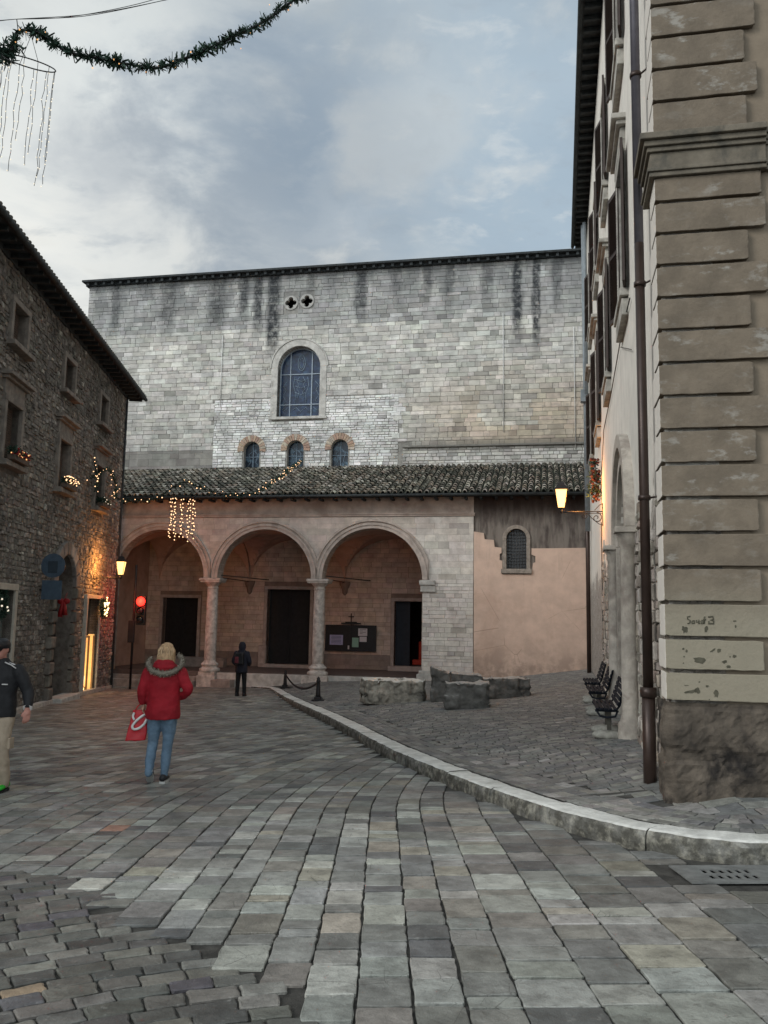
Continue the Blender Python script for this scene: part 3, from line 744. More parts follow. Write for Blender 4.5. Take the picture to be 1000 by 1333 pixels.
for i, (a, b, c, d) in enumerate(DOORS):
    df = MB(); e = .14
    df.box(a-e, a, BD-.06, BD+.4, c, d); df.box(b, b+e, BD-.06, BD+.4, c, d); df.box(a-e, b+e, BD-.06, BD+.4, d+.002, d+e); df.box(a-e-.05, b+e+.05, BD-.35, BD+.3, -.8, c)
    do = df.build('door', m_frame, ch, .012)
    if i < 2:
        dd = MB(); mx = (a+b)/2
        for x0, x1 in ((a, mx-.005), (mx+.005, b)):
            dd.box(x0, x1, BD+.32, BD+.38, c, d)
            for k in range(3):
                z0 = c+.15+(d-c-.2)*k/3; dd.box(x0+.12, x1-.12, BD+.29, BD+.319, z0, z0+(d-c-.2)/3-.12)
        dd.build('leaf', m_wood, do)
    else:   # half open door with a dim interior
        dd = MB(); dd.box(a, a+.62, BD+.3, BD+.36, c, d); dd.build('leaf', mat('navy_door', (.012, .014, .022), .6, var=.2, bump=.1), do)
        ro = MB(); m_room = mat('church_inside', (.03, .016, .012), .9, var=.3, bump=.2)
        ro.box(a-1.5, b+1.5, BD+4, BD+4.1, -.6, 3.2); ro.box(a-1.6, a-1.5, BD+.6, BD+4, -.6, 3.2); ro.box(b+1.5, b+1.6, BD+.6, BD+4, -.6, 3.2)
        ro.box(a-1.6, b+1.6, BD+.6, BD+4.1, 3.2, 3.3); ro.box(a-1.6, b+1.6, BD+.35, BD+4.1, c-.06, c-.01)
        ro.build('vestibule', m_room, do)
        rd = MB(); rd.box(a+.72, a+1.12, BD+2.2, BD+2.5, c, c+.95); rd.box(a+.78, a+1.06, BD+2.15, BD+2.2, c+.1, c+.85); rd.box(a+.6, a+1.25, BD+1.2, BD+1.6, c, c+.2)
        rd.build('red_stand', mat('glowing_red_cloth', (.30, .03, .02), .8, var=.2, bump=.2, emit=(.5, .05, .02), es=.05), do)  # cloth given a faint glow of its own inside the dim doorway
        rs = MB(); rs.sphere((a+.9, BD+2.3, c+1.02), .09, 10); rs.build('ornament', mat('glowing_gilt', (.5, .22, .1), .5, var=.1, bump=0, emit=(.6, .25, .12), es=.12), do)  # gilding emits a little too, its shine painted in
# vaults, floor, ends
m_vault = mat('vault_plaster', (.48, .31, .24), .9, var=.15, vs=1.5, bump=.3, bs=10, stain=(.22, .13, .1), ss=1.0, sa=.4)
va = MB()
for cx, r_ in ARC:
    n = 26; hw = 2.13; dep = (BD-.5)/2
    vs = []
    for j in range(n+1):
        for i in range(n+1):
            a = -1+2*i/n; b = -1+2*j/n
            h = max(math.sqrt(max(0, 1-a*a)), math.sqrt(max(0, 1-b*b)))*1.87
            vs.append((cx+a*hw, .5+dep+b*dep, ZSP+h+.04))
    va.add(vs, [(j*(n+1)+i, j*(n+1)+i+1, (j+1)*(n+1)+i+1, (j+1)*(n+1)+i) for j in range(n) for i in range(n)])
va.build('vault', m_vault, ch)
for cx in (-.10, 4.18):
    co = MB(); co.lathe([(.03, 2.5), (.10, 2.58), (.13, 2.75), (.20, 2.9), (.24, 3.0), (.24, 3.08)], cx, BD-.02, 12); co.build('corbel', m_intb, ch)
    tr = MB(); tr.tube([(cx-.0, .5, 3.05), (cx-.0, BD, 3.05)], .022, 6); tr.tube([(cx+.9, BD-.5, 3.0), (cx-.1, .6, 3.02)], .001, 4); tr.build('tie_rod', m_dark, ch)
for cx, r_ in ARC[1:]:
    tr = MB(); tr.tube([(cx-1.85, .3, 3.12), (cx-.45, 1.9, 3.02)], .022, 6); tr.build('tie_rod', m_dark, ch)
en = MB(); en.box(-5.2, -4.9, .5, BD, -1.3, 5.9); en.box(8.2, 8.5, .5, BD, -1.2, 5.9); en.build('porch_side_wall', m_vault, ch)
m_floor = mat('porch_floor', (.12, .09, .08), .6, var=.25, vs=5, bump=.2, bs=20)
fl = MB(); fl.box(-4.9, 8.2, .3, BD+.02, -1.3, FLR+.0); fl.build('porch_floor', m_floor, ch)
sp = MB(); sp.box(.3, 8.1, -.02, .298, -1.2, FLR-.005); sp.build('porch_step', m_trim, ch, .012)
s2 = MB(); s2.box(-4.2, -.52, -.02, .298, -1.6, -.78, mi=0); s2.box(-4.2, -.54, -.34, -.021, -1.6, -.93); s2.box(-.0+.28, 1.05, -.55, -.03, -1.5, -.84)
s2.box(-3.9, -.6, 2.9, 3.3, -.599, -.2)
s2.build('porch_steps', mat('step_stone', (.27, .225, .2), .85, var=.3, vs=5, bump=.4, bs=20), ch, .015)
s3 = MB(); s3.box(.45, .8, BD-.25, BD-.02, -.6, .32); s3.box(2.95, 3.3, BD-.3, BD-.02, -.6, .28); s3.build('stone_post', m_frame, ch, .04)
# porch roof: deck, tiles, rafters
m_tile = mat('mossy_roof_tile', rough=.9, attr=True, var=.45, vs=9, bump=.5, bs=30, stain=(.05, .058, .045), ss=3.5, sa=.5)
rz0, rd0, rz1, rd1 = 6.14, -.55, 8.06, BD-.02
dk = MB(); u0, u1 = -6.3, 14.55
dk.add([(u0, rd0, rz0-.05), (u1, rd0, rz0-.05), (u1, rd1, rz1-.05), (u0, rd1, rz1-.05), (u0, rd0, rz0-.11), (u1, rd0, rz0-.11), (u1, rd1, rz1-.11), (u0, rd1, rz1-.11)],
       [(0, 1, 2, 3), (4, 7, 6, 5), (0, 4, 5, 1), (2, 6, 7, 3), (0, 3, 7, 4), (1, 5, 6, 2)])
uu = u0+.1
while uu < u1: dk.box(uu, uu+.09, rd0+.06, .6, rz0-.20, rz0-.115); uu += .55
dk.tube([(u0, rd0-.06, rz0-.07), (u1, rd0-.06, rz0-.07)], .055, 8)
dk.box(-4.9, 14.5, .031, .45, PT, rz0+.05)
rf = dk.build('porch_roof', m_dark, ch)
tl = MB(); sl = math.hypot(rd1-rd0, rz1-rz0); tv = Vector((0, (rd1-rd0)/sl, (rz1-rz0)/sl)); nv = Vector((0, -tv.z, tv.y))
uu = u0+.1; pitch = .235; rowL = .36
while uu < u1-.05:
    k = 0; s_ = -.06+random.uniform(-.02, .02)
    while s_ < sl-.05:
        L = rowL+.07; base = Vector((uu+random.uniform(-.018, .018), rd0, rz0)); tw = random.uniform(-.04, .04)
        c = rc(random.choice([(.36, .33, .28), (.28, .255, .21), (.18, .175, .145), (.31, .26, .21), (.48, .45, .39), (.12, .12, .10)]), .28)
        vs = []; ns = 7
        for e, (ss_, rr, lift) in enumerate(((s_, .086, .045), (min(s_+L, sl), .066, .0))):
            cc = base+tv*ss_+nv*lift+Vector((tw*e, 0, 0))
            for i in range(ns):
                a = PI*i/(ns-1); vs.append(cc+Vector((math.cos(a)*rr, 0, 0))+nv*(math.sin(a)*rr))
            for i in range(ns):
                a = PI*i/(ns-1); vs.append(cc+Vector((math.cos(a)*(rr-.014), 0, 0))+nv*(math.sin(a)*(rr-.014)))
        fs = [(i, i+1, 2*ns+i+1, 2*ns+i) for i in range(ns-1)]+[(ns+i, i, i+1, ns+i+1)[::-1] for i in range(ns-1)]
        tl.add(vs, fs, c); s_ += rowL
    # channel tile between
    cxn = uu+pitch/2
    vs = []; cs = tuple(k_*.25 for k_ in rc((.10, .12, .09), .3))
    for ss_ in (-.05, sl):
        cc = Vector((cxn, rd0, rz0))+tv*ss_-nv*.02
        for i in range(5): a = PI+PI*i/4; vs.append(cc+Vector((math.cos(a)*.06, 0, 0))+nv*(math.sin(a)*.025+.03))
    tl.add(vs, [(i, i+1, 5+i+1, 5+i) for i in range(4)], cs)
    uu += pitch
tl.build('roof_tiles', m_tile, rf, fixn=False)
# notice board
bd = FA.hit(425, 814, BD-.1); be = FA.hit(489, 847, BD-.1)
p = FA.w(0, 0, 0)
nbx = (bd[0]+be[0])/2; bw_ = be[0]-bd[0]; z0, z1 = be[1]-.02, bd[1]
wp = FA.w(nbx, BD-.1, z0)
nb = thing('notice_board', 'black framed notice board with pinned papers and a small cross on top', 'notice board', (wp.x, wp.y, z0), -AF)
m_blk = mat('black_paint', (.012, .012, .014), .45, var=.2, bump=.1)
b = MB(); H_ = z1-z0; b.box(-bw_/2, bw_/2, -.02, .08, 0, H_); 
for (x0, x1, a, c) in ((-bw_/2-.03, -bw_/2+.05, -.03, H_+.03), (bw_/2-.05, bw_/2+.03, -.03, H_+.03), (-.03, .03, .051, H_-.051)): b.box(x0, x1, -.055, -.021, a, c)
for a, c in ((-.03, .05), (H_-.05, H_+.03)): b.box(-bw_/2+.051, bw_/2-.051, -.053, -.021, a, c)
b.build('case', m_blk, nb, .006)
m_paper = {k: mat('paper_'+k, c, .7, var=.08, vs=30, bump=0) for k, c in dict(lilac=(.38, .38, .58), green=(.22, .38, .30), white=(.55, .53, .55)).items()}
for (x0, x1, a, c, m_) in ((.08, .345, .22, .62, 'lilac'), (.53, .66, .14, .52, 'green'), (.65, .83, .6, .9, 'white'), (.68, .82, .36, .57, 'white'), (.445, .475, .05, .2, 'white')):
    q = MB(); q.box(-bw_/2+x0*bw_, -bw_/2+x1*bw_, -.028, -.0205, a*H_, c*H_)
    po = q.build('paper', m_paper[m_], nb)
q = MB()
for i in range(6): q.box(-bw_/2+.11*bw_, -bw_/2+.31*bw_, -.0295, -.0285, (.56-i*.055)*H_, (.575-i*.055)*H_)
for i in range(4): q.box(-bw_/2+.68*bw_, -bw_/2+(.74 if i % 2 else .8)*bw_, -.0295, -.0285, (.85-i*.055)*H_, (.865-i*.055)*H_)
q.build('print', m_blk, nb)
q = MB(); q.box(-.42, .42, -.06, .04, H_+.07, H_+.13); q.box(-.25, .25, -.04, .03, H_+.13, H_+.17); q.tube([(0, 0, H_+.03), (0, 0, H_+.52)], .02, 6); q.tube([(-.12, 0, H_+.38), (.12, 0, H_+.38)], .02, 6)
q.build('cross', m_blk, nb)
# ================================================================== LEFT HOUSE   local frame: x = -s (s towards the camera), y = into the house
LROT = math.atan2(-LB.a.y, -LB.a.x)
lh = thing('stone_house', 'dark rubble stone house with framed windows, arched doorway and deep eaves', 'house', (LB.o.x, LB.o.y, 0), LROT)
lmp = lambda y0: (lambda a, b, d: (-a, y0+d, b))
lfr = lambda y0: (lambda a, b, h: (-a, y0-h, b))
m_rub = mat('rubble_stone', rough=.92, attr=True, var=.35, vs=7, bump=.8, bs=24, stain=(.05, .047, .043), ss=.9, sa=.6)
m_rubb = mat('rubble_mortar', (.14, .126, .11), .97, var=.35, vs=6, bump=.7, bs=30)
m_lfr = mat('grey_window_stone', (.20, .175, .15), .85, var=.3, vs=5, bump=.4, bs=25, stain=(.10, .09, .08), ss=3, sa=.5)
m_shut = mat('brown_shutter', (.09, .065, .05), .7, var=.3, vs=8, bump=.2, bs=30)
SMAX, LT = 27, 9.86
UW = [3.5, 7.72, 12.05, 16.4, 20.8, 25]
up = [rect(s-.5, s+.5, 8.0, 8.98) for s in UW]; md = [rect(s-.53, s+.53, 5.12, 6.55) for s in UW]
door_l = arch_hole(6.75, .95, -1.25, 2.35, 16)
shop_l = rect(2.35, 4.25, -1.25, 2.05); shop2 = rect(11.0, 13.0, -1.2, 2.1); shop3 = rect(15.2, 17.2, -1.2, 2.1)
lw = MB(); lw.plate(rect(0, SMAX, -2.2, LT), up+md+[door_l, shop_l, shop2, shop3], lmp(0), 0, .55)
lw.box(-.02+0, -.001, .56, 11, -2.2, LT+.0); lw.box(-.5, -.02, .551, 11, -2.2, LT); lw.box(-SMAX, -SMAX+.5, .551, 11, -2.2, LT); lw.box(-SMAX, 0-.02, 11.01, 11.5, -2.2, LT)
lw.build('wall', m_rubb, lh)
def lskip(za, zb):
    o = []; zm = (za+zb)/2
    for s_ in UW:
        if zb > 7.85 and za < 9.13: o.append((s_-.64, s_+.64))
        if zb > 5.0 and za < 6.75: o.append((s_-.68, s_+.68))
        if zb > 7.0 and za < 7.3: o.append((s_-.85, s_+.85))
    if za < 3.6:
        if za < 2.35: o.append((5.35, 8.15))
        else:
            h = za-2.35; w_ = math.sqrt(max(0, 1.3**2-h*h)); o.append((6.75-w_, 6.75+w_))
    if za < 2.2: o += [(2.15, 4.45), (10.8, 13.2), (15, 17.4)]
    return o
def lc(s_, z):
    b = random.choice([(.215, .195, .17), (.18, .165, .145), (.24, .22, .19), (.155, .14, .122), (.205, .175, .145)])
    if z > 7.6: b = tuple(k*.8 for k in b)
    if s_ < .7: b = tuple(k*1.5 for k in b)
    if random.random() < .05: b = (.33, .31, .27)
    return rc(b, .2, .03)
ls = MB()
masonry(ls, .02, 14.5, -1.6, LT, (.07, .16), (.08, .28), lfr(0), lc, lskip, gap=.022, proud=(.0, .05), ch=.02, jit=.012, wob=.022)
masonry(ls, 14.5, SMAX, -1.6, LT, (.18, .3), (.25, .6), lfr(0), lc, lskip, gap=.028, proud=(.0, .05), ch=.02, jit=.01, wob=.02)
ls.build('wall_stones', m_rub, lh, fixn=False)
def lwin(s_, z0, z1, hw, hood):
    f = MB(); e = .15
    f.box(-s_-hw-e, -s_-hw, -.10, .3, z0, z1); f.box(-s_+hw, -s_+hw+e, -.10, .3, z0, z1); f.box(-s_-hw-e, -s_+hw+e, -.10, .3, z1+.002, z1+e)
    f.box(-s_-hw-e-.1, -s_+hw+e+.1, -.24, .3, z0-.12, z0-.002)
    if hood:
        f.box(-s_-hw-e, -s_+hw+e, -.07, .1, z1+e+.002, z1+.5); f.box(-s_-hw-e-.1, -s_+hw+e+.1, -.16, .1, z1+.502, z1+.57); f.box(-s_-hw-e-.18, -s_+hw+e+.18, -.27, .1, z1+.572, z1+.66)
        f.box(-s_-hw-.35, -s_-hw-.05, -.3, .0, z0-.16, z0-.122)
    w_ = f.build('window', m_lfr, lh, .012)
    g_ = MB()
    for sg in (-1, 1):
        x0, x1 = sorted((-s_+sg*.004, -s_+sg*hw))
        g_.box(x0, x1, .16, .2, z0, z1)
        k = z0+.08
        while k < z1-.08: g_.box(x0+.06, x1-.06, .14, .159, k, k+.035); k += .06
    g_.build('shutter', m_shut, w_)
for s_ in UW: lwin(s_, 8.0, 8.98, .5, False)
for s_ in UW: lwin(s_, 5.12, 6.55, .53, True)
# eaves
le = MB(); le.box(-SMAX-.5, .75, -.54, 11.9, LT+.16, LT+.24)
xx_ = -SMAX
while xx_ < .6: le.box(xx_, xx_+.09, -.50, .0, LT+.05, LT+.158); xx_ += .5
le.box(-SMAX, .0, -.06, .3, LT+.001, LT+.159)
le.tube([(-SMAX-.5, -.60, LT+.18), (.8, -.60, LT+.18)], .07, 8)
rfo = le.build('roof', m_dark, lh)
rt = MB(); x0 = -SMAX-.5
rt.add([(x0, -.58, LT+.245), (.78, -.58, LT+.245), (.78, 5.6, LT+2.3), (x0, 5.6, LT+2.3), (x0, 11.9, LT+.245), (.78, 11.9, LT+.245)], [(0, 1, 2, 3), (3, 2, 5, 4), (1, 5, 2), (0, 3, 4)])
xx_ = x0+.1
while xx_ < .75: rt.tube([(xx_, -.60, LT+.27), (xx_, 5.6, LT+2.32)], .075, 6, col=(.1, .095, .08)); xx_ += .21
rt.build('roof_tiles', m_tile, rfo)
# corner downpipe
dp = MB(); dp.tube([(-.10, -.07, LT+.05), (-.10, -.07, -1.2)], .045, 8); dp.build('drainpipe', m_dark, lh)
# arched doorway with rusticated blocks
m_rus = mat('rusticated_block', rough=.9, attr=True, var=.3, vs=5, bump=.6, bs=18)
dw = MB(); z = -1.25; i = 0
while z < 2.3:
    h = .36
    for sg in (-1, 1):
        wd = .42 if i % 2 else .28
        a0, a1 = sorted((6.75+sg*.96, 6.75+sg*(.96+wd)))
        dw.stone([(a0, z+.02), (a1, z+.02), (a1, z+h-.02), (a0, z+h-.02)], lambda a, b, h_: (-a, -h_, b), .17 if i % 2 else .13, .05, rc((.15, .135, .115), .15))
    z += h; i += 1
n = 9
for i in range(n):
    a = PI*i/n+.01; a1 = PI*(i+1)/n-.01
    q = [(6.75+rr*math.cos(t), 2.35+rr*math.sin(t)) for rr, t in ((.96, a), (1.36, a), (1.36, a1), (.96, a1))]
    dw.stone(q, lambda a_, b_, h_: (-a_, -h_, b_), .12, .03, (.30, .28, .25) if i in (5, 6) else rc((.17, .155, .14), .15))
dwo = dw.build('doorway', m_rus, lh)
q = MB(); q.plate(arch_hole(6.75, .95, -1.25, 2.35, 16), [], lmp(.42), 0, .05)
for x_ in (-.475, .0, .475): q.box(-6.75-x_-.2, -6.75-x_+.2, .385, .419, -.95, .3); q.box(-6.75-x_-.2, -6.75-x_+.2, .385, .419, .5, 2.0)
q.build('door', m_wood, dwo)
q = MB(); q.box(-7.75, -5.75, -.42, .1, -1.4, -.86); q.build('doorstep', m_trim, dwo, .02)
# lit shop
m_cream = mat('cream_shop_frame', (.42, .39, .33), .7, var=.15, bump=.15)
sf = MB(); a0, a1, b0, b1 = 2.35, 4.25, -1.25, 2.05
sf.box(-a1-.13, -a1, -.12, .3, b0, b1); sf.box(-a0, -a0+.10, -.06, .3, b0, b1); sf.box(-a1-.13, -a0+.10, -.1, .3, b1+.002, b1+.13)
sfo = sf.build('shop_entrance', m_cream, lh, .01)
m_lit = mat('glowing_shop_back', (.7, .45, .2), .8, var=.3, vs=3, bump=0, emit=(1., .50, .14), es=.75)
q = MB(); q.box(-a1, -a0-.04, 1.2, 1.25, -1.2, .85); q.box(-a0-.035, -a0-.001, .1, 1.3, -1.2, .84); q.box(-a1, -a0-.04, .3, 1.19, -1.2, -1.16); q.build('glowing_interior', m_lit, sfo)  # inner walls glow by themselves, the shop's light painted in as emission
q = MB(); q.box(-a1, -a0, .34, .4, .86, 2.05); q.box(-a1-.001, -a0+.001, .30, 1.2, .80, .859); q.build('transom', m_dark, sfo)
q = MB()
for xc in (-3.1, -2.42): q.box(xc-.02, xc+.02, .06, .12, -1.2, .8)
q.box(-a1, -a0, .27, .338, -1.05, -.95); q.box(-a1, -a0, .27, .338, .72, .79)
q.build('shop_window_frame', mat('gold_frame', (.35, .22, .1), .5, var=.1, bump=0), sfo)
q = MB(); q.lathe([(.2, -1.0), (.22, -.6), (.14, -.2), (.02, .3)], -2.95, .42, 14); q.build('display_cone', mat('glowing_tree', (.8, .75, .6), .6, var=.1, bump=0, emit=(1, .85, .55), es=1.6), sfo)
q = MB(); q.sphere((-2.75, .5, .45), .15, 10, sz=1.4); q.build('display_ornament', mat('orange_ornament', (.55, .12, .04), .5, var=.2, bump=0, emit=(.8, .15, .04), es=.3), sfo)
q = MB()
for i in range(26): q.sphere((-random.uniform(a0+.3, a1-.1), random.uniform(.1, .5), -1.0+random.uniform(-.05, .12)), .025, 6)
q.build('fairy_lights', mat('warm_bulb', (1, .7, .35), .5, var=0, bump=0, emit=(1, .62, .25), es=4.), sfo)
ld = bpy.data.lights.new('shop_light', 'AREA'); ld.energy = 10; ld.color = (1, .6, .28); ld.size = 1.2; lo = bpy.data.objects.new('shop_light', ld); C.objects.link(lo); lo.parent = sfo; lo.location = (-3.3, .8, .7); lo.rotation_euler = (R(75), 0, R(180+0))
# cream shop window at the left
for a0_, a1_ in ((11.0, 13.0), (15.2, 17.2)):
    q = MB(); q.box(-a0_, -a0_+.17, -.06, .3, -1.2, 2.1); q.box(-a1_-.17, -a1_, -.06, .3, -1.2, 2.1); q.box(-a1_-.17, -a0_+.17, -.07, .3, 2.102, 2.26); q.box(-a1_, -a0_, .1, .3, -1.2, -.75)
    so_ = q.build('shop_window', m_cream, lh, .01)
    g_ = MB(); g_.box(-a1_, -a0_, .22, .24, -.75, 2.1); g_.build('pane', mat('greenish_pane', (.16, .19, .18), .15, var=.3, vs=2, bump=0, spec=.5), so_)
# pavement strip along the house
m_pvm = mat('sidewalk_stone', rough=.75, attr=True, var=.25, vs=6, bump=.4, bs=25)
LK = [(-6.6, 10.0), (-8.0, 17), (-8.75, 20.64), (-9.3, 24.6), (-9.72, 28.6), (-10.02, 32.2)]
sd_ = MB()
def lkx(Y):
    for (x0, y0), (x1, y1) in zip(LK, LK[1:]):
        if y0 <= Y <= y1: return x0+(x1-x0)*(Y-y0)/(y1-y0)
    return LK[0][0] if Y < 10 else LK[-1][0]
def lwx(Y): return LB.o.x+.0845*(LB.o.y-Y)
smp = lambda a, b, h: (a, b, zs(a, b)+.12+h)
Y = 10.
while Y < 32.0:
    L = random.uniform(.9, 1.5); Y1 = min(Y+L, 32.1)
    xa, xb = lkx(Y), lkx(Y1); wa, wb = lwx(Y)-.0, lwx(Y1)-.0
    sd_.stone([(xa-.2, Y+.01), (xa, Y+.01), (xb, Y1-.01), (xb-.2, Y1-.01)], lambda a, b, h: (a, b, zs(a, b)-.05+h), .18+random.uniform(-.01, .01), .015, rc((.42, .40, .36), .1))
    m_ = 3
    for i in range(m_):
        t0, t1 = i/m_, (i+1)/m_
        if xa-.22 > wa: sd_.stone([(wa+(xa-.22-wa)*t0+.005, Y+.01), (wa+(xa-.22-wa)*t1-.005, Y+.01), (wb+(xb-.22-wb)*t1-.005, Y1-.01), (wb+(xb-.22-wb)*t0+.005, Y1-.01)], lambda a, b, h: (a, b, zs(a, b)-.05+h), .165, .01, rc((.13, .115, .10), .12))
    Y = Y1
kind(sd_.build('sidewalk', m_pvm), 'structure')
# ================================================================== RIGHT PALAZZO   local frame: x = -s (s away from the camera), y = into the building
RROT = math.atan2(-RB.a.y, -RB.a.x)
pa = thing('palazzo', 'tall cream plaster building with grey quoins, shuttered windows and dark eaves', 'building', (RB.o.x, RB.o.y, 0), RROT)
rmp = lambda y0: (lambda a, b, d: (-a, y0+d, b))
rfr_ = lambda y0: (lambda a, b, h: (-a, y0-h, b))
SR, RT = 21.3, 15.05
def plas(N, o, col):
    x, y, z = N.sep(o)
    edge = N.m('ADD', 2.7, N.m('MULTIPLY', N.m('SUBTRACT', N.noise(o, 1.3, 5, .65), .5), 3.2))
    lowm = N.sm(z, N.m('SUBTRACT', edge, .12), N.m('ADD', edge, .12), 1, 0)
    v = N.vor(N.scale(o, (1, 1, 1.6)), 6.5); vd = N.vor(N.scale(o, (1, 1, 1.6)), 6.5, 'DISTANCE_TO_EDGE')
    rough = N.mix(N.sm(N.noise(o, 5, 4, .6), .35, .65), (.17, .15, .13), (.42, .38, .34))
    rough = N.mix(N.sm(vd.outputs['Distance'], .0, .08, .85, 0), rough, (.06, .05, .045))
    col = N.mix(N.m('MULTIPLY', lowm, .85), col, rough)
    return N.mix(N.sm(N.noise(N.scale(o, (1, 1, .3)), 2.2, 5, .6), .55, .75, 0, .35), col, (.33, .31, .28))
m_plas = mat('cream_plaster', (.66, .63, .57), .88, var=.1, vs=2.5, bump=.35, bs=15, fn=plas)
m_tan = mat('tan_plaster', (.21, .17, .125), .88, var=.15, vs=2, bump=.3, bs=15, stain=(.15, .12, .09), ss=1.2, sa=.5)
RWS = [4.55, 8.85, 13.15, 17.4]; RWZ = [(6.5, 8.7), (10.5, 12.6)]
hs = [rect(s-.5, s+.5, z0, z1) for s in RWS for z0, z1 in RWZ]
PC, PR, PZ = 5.1, 1.2, 2.85
prt = arch_hole(PC, PR, -.6, PZ, 20)
rw = MB(); rw.plate(rect(.0, SR, -1.2, RT), hs+[prt], rmp(0), 0, .5); rw.box(-SR, -SR+.5, .501, 12, -1.2, RT); rw.build('side_wall', m_plas, pa)
rfw = MB(); rfw.box(-.5, -.001, .501, 12, -1.2, RT); rfw.box(-.5, .0, .035, .5, -1.2, RT); rfw.build('front_wall', m_tan, pa)
# quoins wrapping the corner
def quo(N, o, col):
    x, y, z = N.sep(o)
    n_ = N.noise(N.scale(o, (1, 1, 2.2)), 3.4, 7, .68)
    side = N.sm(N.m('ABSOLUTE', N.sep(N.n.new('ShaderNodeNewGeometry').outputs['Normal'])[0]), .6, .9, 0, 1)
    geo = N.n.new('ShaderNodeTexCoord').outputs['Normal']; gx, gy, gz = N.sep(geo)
    side_light = N.sm(gy, -.9, -.5, 1, 0)
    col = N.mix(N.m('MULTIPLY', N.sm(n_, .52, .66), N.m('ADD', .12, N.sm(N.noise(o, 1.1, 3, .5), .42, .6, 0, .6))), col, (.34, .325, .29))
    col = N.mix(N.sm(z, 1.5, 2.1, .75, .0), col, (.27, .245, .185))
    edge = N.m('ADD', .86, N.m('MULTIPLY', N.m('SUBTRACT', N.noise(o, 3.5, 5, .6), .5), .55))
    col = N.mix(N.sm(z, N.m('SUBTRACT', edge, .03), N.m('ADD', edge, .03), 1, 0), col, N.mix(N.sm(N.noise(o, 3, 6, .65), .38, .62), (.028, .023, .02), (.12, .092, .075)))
    return N.mix(side_light, col, (.62, .585, .53))  # side faces painted paler: light from the left put into their colour
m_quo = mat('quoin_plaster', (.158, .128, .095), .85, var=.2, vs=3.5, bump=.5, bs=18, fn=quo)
zl = [.84, 1.13, 1.44, 1.775, 2.11, 2.445]
while zl[-1] < 5.6: zl.append(zl[-1]+.338)
QX = .062; qb = MB(); random.seed(3)
def quoin(z0, z1, wd, sd, mb=None):
    zz0 = z0+.034; zz1 = z1-.002
    qb.box(-sd, QX-.014, -.035, wd-.012, zz0+.006, zz1-.006)
    fp = rough_poly([(-.045, zz0), (wd, zz0), (wd, zz1), (-.045, zz1)], 9, .0035)
    qb.stone(fp, lambda a, b, h: (QX-.02+h, a, b), .02, .006, None)
    sp_ = rough_poly([(-QX+.004, zz0), (sd, zz0), (sd, zz1), (-QX+.004, zz1)], 6, .003)
    qb.stone(sp_, lambda a, b, h: (-a, -.03-h, b), .018, .005, None)
for i, (z0, z1) in enumerate(zip(zl, zl[1:])):
    long_ = i % 2 == 0
    quoin(z0, z1, (1.32 if z0 < 2.2 else 1.0) if long_ else .83, .36 if long_ else .5)
zt = [6.56]
while zt[-1] < 14.4: zt.append(zt[-1]+.36)
for i, (z0, z1) in enumerate(zip(zt, zt[1:])): quoin(z0, z1, .97 if i % 2 else .86, .36 if i % 2 else .5)
quoin(zl[-1], 6.1, .97, .4)
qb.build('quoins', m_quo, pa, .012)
pb_ = MB()      # worn plinth under the quoins: lumpy stone
n1_, n2_ = 60, 34
def plv(a, z): # a: along wrap, 0..1.9 ; corner at .45
    bulge = .05+.035*mn.noise(Vector((a*3, z*3, 1)))+.022*mn.noise(Vector((a*9, z*9, 5)))+.012*mn.noise(Vector((a*25, z*25, 5)))+(.03 if z < .30+.05*mn.noise(Vector((a*4, 0, 0))) else 0)+(.02 if .42+.06*mn.noise(Vector((a*3, 9, 0))) < z < .8 else 0)
    if a < .45: return (-(.45-a)-.0, -bulge, z)
    return (bulge, (a-.45)-bulge*(1 if a-.45 < .01 else 0), z)
vs = [plv(2.2*i/n1_, -.35+1.2*j/n2_) for j in range(n2_+1) for i in range(n1_+1)]
pb_.add(vs, [(j*(n1_+1)+i, j*(n1_+1)+i+1, (j+1)*(n1_+1)+i+1, (j+1)*(n1_+1)+i) for j in range(n2_) for i in range(n1_)], smooth=False)
pb_.build('plinth', mat('worn_plinth', (.085, .07, .055), .92, var=.6, vs=3, bump=1., bs=14, stain=(.014, .012, .011), ss=2.2, sa=1., det=7), pa)
# string course
m_strc = mat('grey_cornice', (.15, .13, .10), .85, var=.25, vs=5, bump=.4, bs=25, stain=(.06, .058, .05), ss=4, sa=.7)
scn = MB()
for (z0, z1, p_) in ((6.102, 6.15, .10), (6.152, 6.19, .12), (6.192, 6.36, .09), (6.362, 6.41, .12), (6.412, 6.47, .15), (6.472, 6.54, .19)):
    scn.box(-.62, p_, -p_, 1.02, z0, z1); scn.box(-.3, p_*.55, 1.021, 9, z0, z1)
scn.build('string_course', m_strc, pa, .008)
rs_ = MB(); random.seed(21)
def rcol(s_, z): return rc(random.choice([(.42, .38, .33), (.33, .30, .26), (.5, .47, .42), (.22, .195, .165), (.37, .31, .26)]), .2)
def edgez(a): return 2.7+1.5*mn.noise(Vector((a*.9, 3, 1)))+.7*mn.noise(Vector((a*3, 5, 1)))
def rskip(za, zb):
    o = [(3.3, 6.9)]; a = .3
    while a < SR:
        if zb > edgez(a): o.append((a, a+.12))
        a += .12
    return o
masonry(rs_, .42, 12.5, -.5, 4., (.10, .2), (.12, .36), rfr_(0), rcol, rskip, gap=.02, proud=(.012, .05), ch=.018, jit=.01, wob=.018)
rs_.build('bare_stones', mat('bare_rubble', rough=.92, attr=True, var=.35, vs=9, bump=.8, bs=26, stain=(.07, .06, .05), ss=3, sa=.6), pa, fixn=False)
